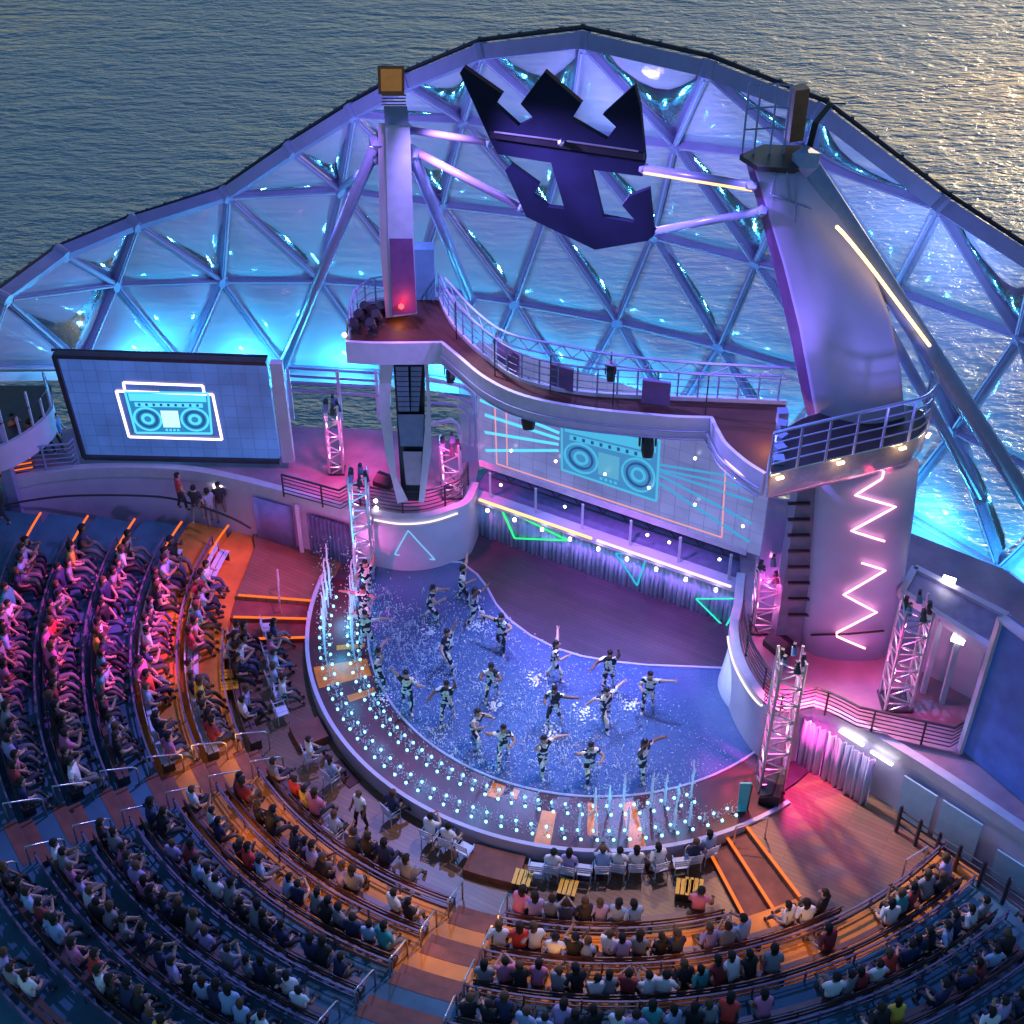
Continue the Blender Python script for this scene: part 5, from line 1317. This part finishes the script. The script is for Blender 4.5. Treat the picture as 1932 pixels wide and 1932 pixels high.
# spectators past the 300 that show largest: one object
if people:
    vs, fs, ms, cols = [], [], [], []; off = 0
    for o in people:
        mw = Matrix.LocRotScale(o.location, o.rotation_euler, o.scale); me = o.data
        vs += [mw@v.co for v in me.vertices]; fs += [tuple(i+off for i in p.vertices) for p in me.polygons]; ms += [p.material_index for p in me.polygons]; off = len(vs)
        c = (*o.color[:3], 1); cols += [c]*len(me.vertices)
    me = bpy.data.meshes.new('crowd'); me.from_pydata([tuple(v) for v in vs], [], fs); 
    at = me.color_attributes.new('shirt_colour', 'FLOAT_COLOR', 'POINT'); at.data.foreach_set('color', [x for c in cols for x in c])
    m, t_, b_ = new_mat('crowd_shirt'); an = t_.nodes.new('ShaderNodeAttribute'); an.attribute_name = 'shirt_colour'; t_.links.new(an.outputs['Color'], b_.inputs['Base Color']); b_.inputs['Roughness'].default_value = .7
    for q in (PM[0], m, PM[2], PM[3], PM[4]): me.materials.append(q)
    me.polygons.foreach_set('material_index', ms); me.shade_smooth()
    for o in people: bpy.data.objects.remove(o)
    ob = bpy.data.objects.new('crowd', me); COL.objects.link(ob); tag(ob, 'dense mass of seated spectators far up the left rows', 'crowd', kind='stuff')
# standing figures
def standing_pose(aL, aR, stride=.12, lean=0, bend=0):
    hz = .95-bend*.25
    p = dict(pel=(0, 0, hz), wai=(0, .0+lean*.3, hz+.17), che=(0, lean*.7, hz+.4), nec=(0, lean, hz+.56), hd0=(0, lean+.02, hz+.63), hd1=(0, lean+.03, hz+.72), hd2=(0, lean+.02, hz+.765))
    for s, sg, (ex, ey, ez), (hx, hy, hz2) in (('l', -1, *aL), ('r', 1, *aR)):
        S0 = Vector((sg*.19, lean, hz+.49)); p['sh'+s] = tuple(S0); e = S0+Vector((sg*ex, ey, ez)); w = e+Vector((sg*hx, hy, hz2)); p['el'+s] = tuple(e); p['wr'+s] = tuple(w); p['ha'+s] = tuple(w+(w-e).normalized()*.08)
        p['hi'+s] = (sg*.10, 0, hz-.05); f = sg*stride
        p['kn'+s] = (sg*.14, .05+f*.5+bend*.3, .50); p['an'+s] = (sg*.15, f, .08); p['to'+s] = (sg*.17, f+.15, .04)
    return p
PM_AUD = list(PM)
STAND = [body('person', standing_pose(((.06, .02, -.28), (.02, .12, -.22)), ((.06, .02, -.28), (.0, .14, -.2))), False, .45), body('person', standing_pose(((.08, .1, -.24), (-.05, .2, .05)), ((.06, .02, -.28), (.0, .1, -.24)), .2), False, .9)]
for i, (u, v, z, cn, cl_, lab) in enumerate(((345, 962, 2.25, 'dark red', (.45, .05, .06), 'standing by the left wall rail in a red top and black trousers'), (375, 985, 1.8, 'black', (.02, .02, .03), 'standing in black on the stairs near the red-topped one'), (400, 990, 1.35, 'grey', (.3, .32, .4), 'standing in grey on the lower stairs by the left wall'), (12, 985, 3.3, 'black', (.015, .015, .02), 'standing in black at the far left edge on the top step'), (683, 1560, 0, 'white', (.75, .78, .82), 'standing on the front floor in a long white top'), (420, 978, 1.2, 'black', (.03, .03, .04), 'standing in dark clothes nearest the violet drape'))):
    o = bpy.data.objects.new('person', STAND[i % 2]); COL.objects.link(o); o.location = P(u, v, z); o.rotation_euler = (0, 0, R(-60+i*50)); o.color = (*cl_, 1)
    tag(o, lab, 'person')
for i, (u, v, cn, cl_, lab) in enumerate(((70, 862, 'red', (.6, .05, .05), 'red top behind the stair railing at the left edge'), (95, 856, 'dark', (.05, .03, .05), 'dark top behind the stair railing at the left edge'), (118, 850, 'blue', (.1, .2, .5), 'blue top beside the tilted screen'), (40, 850, 'orange', (.6, .2, .05), 'orange top on the left edge stairs'))):
    o = bpy.data.objects.new('person', STAND[i % 2]); COL.objects.link(o); o.location = P(u, v, ZB); o.rotation_euler = (0, 0, R(-40-i*30)); o.color = (*cl_, 1); tag(o, 'standing spectator in '+lab, 'person')
# loose chairs on the front floor, with people in them
def chair_proto():
    t = thing('metal_chair', (0, 0, 0), 'x', 'chair', 'loose pale metal chairs on the front floor')
    for x in (-1, 1):
        for y in (-1, 1): MB().tube([(x*.22, y*.2, 0), (x*.2, y*.18, .45)], .016, 5).build('leg', M['chair'], t, local=True)
    MB().box((0, 0, .45), (.46, .44, .03)).build('seat', M['chair'], t, local=True)
    for i in range(3): MB().box((0, -.22-i*.012, .62+i*.11), (.44, .02, .075)).build('back_slat', M['chair'], t, local=True)
    for x in (-1, 1): MB().tube([(x*.22, -.2, .45), (x*.23, -.26, .92)], .016, 5).build('back_post', M['chair'], t, local=True); MB().tube([(x*.24, -.2, .66), (x*.24, .18, .66), (x*.22, .2, .45)], .014, 5).build('arm', M['chair'], t, local=True)
    return t
chp = chair_proto()
spots = [(508, 1200, 0), (517, 1222, 1), (512, 1250, 1), (523, 1278, 1), (520, 1303, 1), (534, 1328, 1), (533, 1358, 0), (588, 1442, 1), (627, 1482, 1), (740, 1548, 1), (812, 1592, 1), (846, 1606, 1), (878, 1618, 0), (632, 1588, 1), (1012, 1655, 0), (1042, 1655, 1), (1072, 1657, 1), (1102, 1658, 0), (1135, 1655, 1), (1165, 1652, 1), (1198, 1652, 1), (1242, 1650, 1), (1282, 1645, 0), (1306, 1636, 1), (1334, 1622, 1), (447, 1225, 1), (436, 1250, 1)]
first = True; np_ = 0
for i, (u, v, occ) in enumerate(spots):
    p = P(u, v, 0); th = atan2(p.y-CY, p.x-CX)
    t = chp if first else copy_tree(chp); first = False
    t.location = p; t.rotation_euler = (0, 0, th+pi/2+rnd.uniform(-.2, .2))
    side = 'left of the pool' if u < 560 else 'before the middle block' if u < 900 else 'before the right block'
    q_ = [s for s in spots[:i+1] if (s[0] < 560) == (u < 560) and (s[0] < 900) == (u < 900)]
    t['label'] = 'pale metal chair, %s, %s on the front floor, %s' % ('occupied' if occ else 'empty', nth(len(q_)), side)
    if occ:
        ci = rnd.choices([0, 1, 3, 4, 8], [5, 4, 1, 1, 1])[0]; cn, cc_ = COLS[ci]
        o = bpy.data.objects.new('person', SEATS[(i*3) % 4]); COL.objects.link(o); o.location = p+Vector((0, 0, 0)); o.rotation_euler = t.rotation_euler; o.color = (*cc_, 1)
        tag(o, 'spectator in %s top on the %s loose chair %s' % (cn, nth(len(q_)), side), 'person', 'spectators on loose chairs')
# yellow seats
for i, (u, v, z, rz) in enumerate(((434, 1290, .0, 10), (436, 1306, .0, 10), (985, 1672, 0, 75), (1290, 1690, 0, 80), (1306, 1688, 0, 80), (1070, 1690, 0, 75))):
    p = P(u, v, z); t = thing('yellow_seat', p, 'bright yellow slatted seat, empty, %s of the yellow ones from the left' % nth(i+1), 'seat', 'bright yellow empty seats')
    q = Matrix.Rotation(R(rz), 3, 'Z')
    for s in range(4): MB().box(p+q@Vector((0, -.24+.15*s, .45)), (.6, .12, .03), rz=R(rz)).build('slat', M['yellow'], t)
    for s in (-1, 1): MB().box(p+q@Vector((s*.22, 0, .21)), (.04, .5, .42), rz=R(rz)).build('leg', M['dark'], t)

# ------------------------------------------------------------------ performers in the pool
def wet_suit():
    m, t, b = new_mat('wet_costume'); tc = t.nodes.new('ShaderNodeTexCoord'); n = t.nodes.new('ShaderNodeTexNoise'); n.inputs['Scale'].default_value = 5.5; n.inputs['Detail'].default_value = 1
    oi = t.nodes.new('ShaderNodeObjectInfo'); va = t.nodes.new('ShaderNodeVectorMath'); va.operation = 'ADD'
    t.links.new(tc.outputs['Object'], va.inputs[0]); t.links.new(oi.outputs['Random'], va.inputs[1]); t.links.new(va.outputs[0], n.inputs['Vector'])
    cr = t.nodes.new('ShaderNodeValToRGB'); cr.color_ramp.interpolation = 'CONSTANT'; e = cr.color_ramp.elements
    e[0].color = (.01, .01, .012, 1); e[1].position = .5; e[1].color = (.85, .85, .85, 1)
    x = e.new(.62); x.color = (.7, .55, .08, 1); x = e.new(.68); x.color = (.85, .85, .88, 1)
    t.links.new(n.outputs['Fac'], cr.inputs[0]); t.links.new(cr.outputs[0], b.inputs['Base Color']); b.inputs['Roughness'].default_value = .15
    return m
WS = wet_suit(); save = PM
PM = [save[0], WS, WS, save[3], mat('wet_shoe', (.6, .6, .6), .2, vary=0)]
PERF = [body('person', standing_pose(*a), False, c, 0) for a, c in (
    ((((.26, .05, .08), (.26, .0, .06)), ((.1, .1, -.24), (-.1, .24, .1)), .22, .06, .25), .6),
    ((((.24, .12, -.02), (-.05, .26, .1)), ((.26, -.02, .02), (.24, -.05, -.06)), -.2, .08, .35), .3),
    ((((.28, .05, .02), (.26, .1, -.05)), ((.22, .1, .14), (-.02, .1, .26)), .15, .04, .2), .6),
    ((((.15, .2, -.12), (-.1, .22, .18)), ((.15, .2, -.12), (-.1, .22, .16)), .25, .14, .5), .3),
    ((((.27, -.05, .06), (.27, -.04, .02)), ((.24, -.06, .1), (.14, -.1, -.2)), .3, .02, .3), .9))]
PERF += [body('person', standing_pose(*a), False, c, 0) for a, c in (
    ((((.10, .06, .26), (-.02, .08, .24)), ((.22, .06, -.16), (.10, .18, -.10)), .3, .0, .15), .5),
    ((((.20, .14, -.16), (.16, .14, .14)), ((.12, .02, .26), (.08, .10, .24)), -.28, .05, .3), .5),
    ((((.16, .18, -.14), (-.14, .16, -.04)), ((.26, .06, .04), (.08, .14, .22)), .34, .10, .45), .4))]
PM = save
hairm = MB(); 
for (x, y, z, r) in ((0, -.03, .05, .11), (0, -.08, -.02, .09), (0, -.10, -.12, .06)): hairm.ico((x, y, z), r)
hairme = hairm.mesh('hair', mat('wet_hair', (.015, .01, .008), .25, vary=0), Vector((0, 0, 0)), True)
pf = [(872, 1136), (812, 1170), (895, 1178), (948, 1225), (846, 1259), (1044, 1280), (929, 1314), (770, 1334), (716, 1295), (845, 1357), (1046, 1363), (896, 1402), (950, 1433), (1023, 1459), (1147, 1300), (1222, 1336), (1140, 1368), (1110, 1466), (1209, 1466), (694, 1128), (690, 1172), (694, 1222)]
side_ = ['far left by the stage deck', 'upper left', 'second by the deck edge', 'third by the deck edge', 'left centre', 'by the deck edge, arm flung out', 'centre with legs apart', 'left, near the fountains', 'beside the left tower', 'left centre, third rank', 'centre right', 'front left of centre', 'front, bending low', 'front centre', 'rear right pair, upper', 'far right with arms spread', 'rear right pair, lower', 'front right of centre', 'front right, all in black', 'by the left tower, uppermost', 'by the left tower, middle', 'by the left tower, lowest']
hp5 = [(0, l_+.03, .95-b_*.25+.72) for l_, b_ in ((.06, .25), (.08, .35), (.04, .2), (.14, .5), (.02, .3), (0, .15), (.05, .3), (.10, .45))]
foam = MB(); fr_nd = random.Random(9)
for i, (u, v) in enumerate(pf):
    vi = (i*3+i//4) % 8; p = P(u, v, ZD+.02)
    o = bpy.data.objects.new('person', PERF[vi]); COL.objects.link(o); o.location = p+Vector((0, 0, -.04)); rz = R(205+rnd.uniform(-65, 65)); o.rotation_euler = (0, 0, rz); o.scale = (1.1,)*3
    tag(o, 'performer in wet black and white costume, %s' % side_[i], 'person', 'performers dancing in the shallow pool')
    h_ = bpy.data.objects.new('hair', hairme); COL.objects.link(h_); h_.parent = o; h_.location = hp5[vi]
    for k in range(70):                                            # spray thrown up round the feet
        a = fr_nd.random()*6.28; r = abs(fr_nd.gauss(0, .55))+.1; z = ZD+max(.02, .7*math.exp(-r*1.6)*fr_nd.random())
        foam.octa((p.x+r*cos(a), p.y+r*sin(a), z), fr_nd.uniform(.010, .030), fr_nd.uniform(.6, 3.2))
PP = [(p[0], p[1]) for p in poolpoly]
def inpool(x, y):
    c = False
    for i in range(len(PP)):
        (x1, y1), (x2, y2) = PP[i], PP[i-1]
        if (y1 > y) != (y2 > y) and x < (x2-x1)*(y-y1)/(y2-y1)+x1: c = not c
    return c
def curl(cx, cy, s):
    a = fr_nd.random()*6.28; L_ = fr_nd.uniform(.4, 1.6); r0 = fr_nd.uniform(.12, .55)*s; hz_ = fr_nd.uniform(.03, .3); n = 6
    ox, oy = cx-r0*cos(a), cy-r0*sin(a)
    pts = [(ox+r0*cos(a+t/n*L_)+fr_nd.gauss(0, .012), oy+r0*sin(a+t/n*L_)+fr_nd.gauss(0, .012), ZD+.03+hz_*sin(pi*t/n)) for t in range(n+1)]
    if all(inpool(p[0], p[1]) for p in pts):
        w = fr_nd.uniform(.005, .012); foam.tube(pts, [w*(.3+sin(pi*(t+.3)/(n+.6))) for t in range(n+1)], 4, caps=False)
cl_ = [(715, 1130, 30), (730, 1170, 45), (745, 1210, 60), (800, 1180, 30), (780, 1220, 60), (850, 1230, 50), (810, 1260, 60), (940, 1200, 30), (1000, 1285, 20), (760, 1300, 60), (880, 1300, 50), (720, 1330, 50), (980, 1340, 50), (1090, 1380, 30), (1060, 1420, 40), (1160, 1330, 25), (820, 1400, 60), (760, 1380, 50), (880, 1440, 50), (1080, 1450, 35), (940, 1460, 40), (1000, 1410, 40), (1150, 1440, 20), (1200, 1440, 20), (720, 1260, 50)]
for u, v, n in cl_:
    q = P(u, v, ZD)
    for _ in range(int(n*.55)): curl(q.x+fr_nd.gauss(0, .6), q.y+fr_nd.gauss(0, .6), .42)
    for _ in range(n*3): 
        x, y = q.x+fr_nd.gauss(0, .5), q.y+fr_nd.gauss(0, .5)
        if inpool(x, y): foam.octa((x, y, ZD+.03+.25*fr_nd.random()), fr_nd.uniform(.008, .026), fr_nd.uniform(.6, 2))
for _ in range(2200):
    r = 8.05*math.sqrt(fr_nd.random()); t = fr_nd.uniform(170, 305); q = pol(r, t, ZD+.03+.3*fr_nd.random()**3)
    if inpool(q.x, q.y) and proj(q)[1] > 1110: foam.octa(q, fr_nd.uniform(.008, .022), fr_nd.uniform(.5, 1.5))
for u, v, r_ in ((1100, 1345, .5), (1190, 1330, .35), (1010, 1280, .4), (900, 1180, .4), (812, 1190, .35), (720, 1320, .4), (930, 1330, .3), (1040, 1375, .35)):
    q = P(u, v, ZD+.03)
    for _ in range(50):
        a = fr_nd.random()*6.28; rr_ = r_*fr_nd.random(); foam.octa((q.x+rr_*cos(a), q.y+rr_*sin(a), q.z+.02), fr_nd.uniform(.02, .06), .4)
foam.build('splash_droplets', M['foam'], label='white spray and droplets thrown up all over the pool', cat='splash', kind='stuff')

# ------------------------------------------------------------------ fountains on the ring
jm = {}
def jet_mesh(hh):
    k = round(hh, 1)
    if k in jm: return jm[k]
    rr = random.Random(int(k*10)); b = MB(); n = 7; b.isjet = 1
    b.tube([(rr.uniform(-.006, .006)*q, 0, k*q/n) for q in range(n+1)], [.026+.02*sin(pi*(q+.4)/(n+.4)) if k > .6 else .03-.022*q/n for q in range(n+1)], 6, caps=False)
    for q in range(int(24+k*26)): 
        z = k*1.1*rr.random()**.8; w = .04+.13*z/k; b.octa((rr.gauss(0, w), rr.gauss(0, w), z), rr.uniform(.006, .022), 2.2)
    for q in range(10): a = rr.random()*6.28; b.octa((.16*cos(a), .16*sin(a), .02+.05*rr.random()), .02)
    jm[k] = b.mesh('water_jet', M['jet'], Vector((0, 0, 0)), True); return jm[k]
lampm = MB().tube([(0, 0, 0), (0, 0, .05)], .045, 8).mesh('nozzle_lamp', M['e_jet'], Vector((0, 0, 0)))
for rowi, (rr0, nm) in enumerate(((9.72, 'outer'), (8.72, 'inner'))):
    cnt = 0; t = 172.5
    while t < 297:
        if rowi == 1 and t > 290: break
        cnt += 1; z = ZD+.014
        th_tall = t < 196 and 3.0*max(0, (190-t)/17)
        if t < 196: hh = .5+2.3*max(0, (192-t)/20)
        elif 262 < t < 292 and rowi == 0: hh = .3+1.2*abs(sin((t-262)*.35))
        elif 268 < t < 290: hh = .4+1.5*abs(sin((t-262)*.4))
        else: hh = .35 if rowi == 0 else .4
        p = pol(rr0, t, z)
        f_ = thing('fountain_jet', p, 'cyan-lit %s jet, %s from the left tower in the %s row on the pool ring' % ('tall' if hh > 1.1 else 'short', nth(cnt), nm), 'fountain jet', 'cyan-lit fountain jets round the pool ring')
        for dx in (-.18, .18):
            q = pol(rr0+dx, t+dx*2, z); inst(lampm, 'nozzle_lamp', q, parent=f_)
        tag(inst(jet_mesh(max(.2, hh)), 'water_jet', p, parent=f_, rz=t), kind='stuff')
        t += 3.0
# ------------------------------------------------------------------ working lamps and added washes
CY_ = (.05, .52, 1.0); MG = (1, .05, .38); VI = (.38, .22, 1.0); BLU = (.12, .3, 1.0)
for i in range(1, 11):                                            # cyan floods at the foot of the dome
    p = (N['b%d' % i]*.5+N['b%d' % (i+1)]*.5); d = (DCEN-p); d.z = 0; d.normalize()
    lamp('dome_flood', 'POINT', Vector((p.x, p.y, max(p.z, 1.5)))+d*1.3+Vector((0, 0, .3)), 330, CY_, .12)
lamp('dome_fill', 'POINT', (-6, 47, 15), 620, (.32, .26, 1), .5)  # added points tinting the dome panes from inside, no fixtures there
lamp('dome_fill', 'POINT', (3, 45, 16), 620, (.32, .26, 1), .5)
lamp('dome_fill', 'POINT', (12, 41, 14), 330, (.25, .4, 1), .5)
sp = P(1452, 1478, ZD)
for loc, aim, e, col, ang in (
        (P(690, 1085, 5.0)+Vector((-1.6, 0, 0)), P(640, 1090, ZD), 500, MG, 70),
        (P(1452, 1478, ZD)+Vector((.6, .6, 5)), P(1470, 1450, ZD), 2000, MG, 65),
        (P(1690, 1325, ZB)+Vector((-.8, -.6, 4.2)), P(1660, 1350, ZB), 300, MG, 85),
        (P(1640, 1290, ZB)+Vector((-.6, -.8, 3.2)), P(1600, 1290, ZB), 150, MG, 85),
        (P(1440, 1180, ZB)+Vector((-.3, -.8, 3)), P(1445, 1165, ZB), 200, MG, 85),
        (P(636, 888, ZB)+Vector((.5, -.8, 3)), P(645, 890, ZB), 420, MG, 80),
        (P(855, 930, ZB)+Vector((0, -.8, 3)), P(850, 915, ZB), 420, MG, 80),
        (P(660, 640, ZG)+Vector((-.3, -1.1, -1.3)), P(200, 1180, 2.2), 10500, (.80, .07, .55), 38),
        (P(660, 640, ZG)+Vector((.2, -1.1, -1.3)), P(480, 1080, 1), 2600, (.9, .1, .5), 30),
        (P(1100, 775, ZG)+Vector((0, -.4, -.9)), P(1150, 1170, ZD), 2600, (.55, .12, .9), 60),
        (P(1000, 750, ZG)+Vector((0, -.4, -.9)), P(1000, 1300, ZD), 2600, (.25, .4, 1), 60),
        (P(1250, 790, ZG)+Vector((0, -.4, -.9)), P(1180, 1350, ZD), 2600, (.25, .38, 1), 60),
        (P(1430, 890, ZG)+Vector((-.2, -.4, -.9)), P(1600, 1600, ZD), 3000, (1, .45, .16), 50),
        (P(1450, 900, ZG)+Vector((-.2, -.6, -.9)), P(1700, 1500, 2), 1600, (.2, .5, 1), 50)):
    lamp('stage_spot', 'SPOT', loc, e, col, .15, aim, ang, .7)
for u_, v_ in ((960, 730), (1120, 768), (1290, 785)):            # added blue wash brightening the curtain, hung off the bridge edge
    p_ = P(u_, v_, ZG)+Vector((-1.2, -1.6, -1.0)); q_ = P(u_+40, 1000+(u_-900)*.4, 1.6)
    lamp('curtain_wash', 'SPOT', p_, 650, (.10, .32, 1), .15, q_, 60, .9)
lamp('pad_light', 'SPOT', hl_ if False else P(1100, 775, ZG)+Vector((-1, -2, -1)), 1500, (.8, .82, 1), .15, P(1400, 1300, 1.6), 22, .8)
lamp('pad_light', 'SPOT', P(1000, 760, ZG)+Vector((-1, -2, -1)), 700, (.5, .6, 1), .15, P(800, 1020, 1.6), 30, .8)
lamp('sail_fill', 'SPOT', P(1400, 800, ZG)+Vector((.3, -3.0, .4)), 1500, (.34, .24, 1), .2, (11.5, 37, 17), 75, .9)  # added violet spots brightening the sail
lamp('sail_fill', 'SPOT', P(1690, 838, PZ)+Vector((.3, -2.2, .1)), 300, (.3, .26, 1), .2, (11.5, 38, 18), 80, .9)
lamp('bridge_amber', 'POINT', P(1450, 850, ZG)+Vector((0, .2, .5)), 22, (1, .42, .06), .1)
lamp('bridge_amber', 'POINT', P(752, 612, ZG)+Vector((0, 0, .35)), 9, (1, .42, .06), .08)
# added colour washes placed near the two pylon heads
hl = pu(740, 175, 1.4); hr = P(1490, 262, hz)+Vector((-1.2, -2.6, 1.6))
for loc, aim, e, c_, a_ in ((hl, (-12, 34, 2), 4600, (.62, .14, .72), 62), (hl, (-7, 28, 1), 7500, (.16, .34, 1), 62), (hl, (0, 44, 1), 2800, (.5, .28, 1), 50), (hl, (-12, 47, 5), 1800, (.5, .2, .9), 45),
                            (hr, (4, 25, 1), 4200, (.18, .32, 1), 70), (hr, (12, 32, 3), 1600, (.3, .35, 1), 50), (hr, (3, 40, 1), 2600, (.35, .25, 1), 55), (hl, (10, 37, 12), 8000, (.34, .20, 1), 46), (hl, (9, 38, 16), 9500, (.34, .20, 1), 40), (hl, (4, 44, 9), 3200, (.4, .32, 1), 50), (hr, (-5, 44, 11), 4200, (.34, .26, 1), 48), (hr, (-12, 46, 3), 4500, (.5, .22, .95), 34), (hl, (13, 32, 3), 2600, (.22, .32, 1), 40), (hr, (0, 30, 0), 6500, (1, .55, .30), 44)):
    lamp('pylon_head_fill', 'SPOT', loc, e*.8, c_, .25, aim, a_, .8)
for t in (176, 188, 202, 216, 230, 244, 258, 272, 286):           # light thrown by the lit fountain nozzles
    lamp('fountain_light', 'POINT', pol(9.2, t, ZD+.95), 34 if t < 200 else 12, (.05, .55, 1), .3)
for k, ts in ((1, range(184, 296, 12)), (2, range(180, 306, 14))):  # added amber points warming the tier floors, no fixtures there
    for t in ts: lamp('amber_fill', 'POINT', pol(RK[k-1]+.35, t, LV*k+.7), 9, (1, .42, .08), .35)
lamp('stage_spot', 'SPOT', hl+Vector((.3, 0, 0)), 2600, (.9, .92, 1), .2, (2, 38, 1), 26, .8)  # added white key spot brightening the performers
lamp('stage_spot', 'SPOT', P(1300, 790, ZG)+Vector((0, -.6, -.9)), 500, (1, .65, .1), .1, P(1290, 1690, .4), 14, .6)
for o in bpy.data.objects:
    if 'wl' in o: del o['wl']
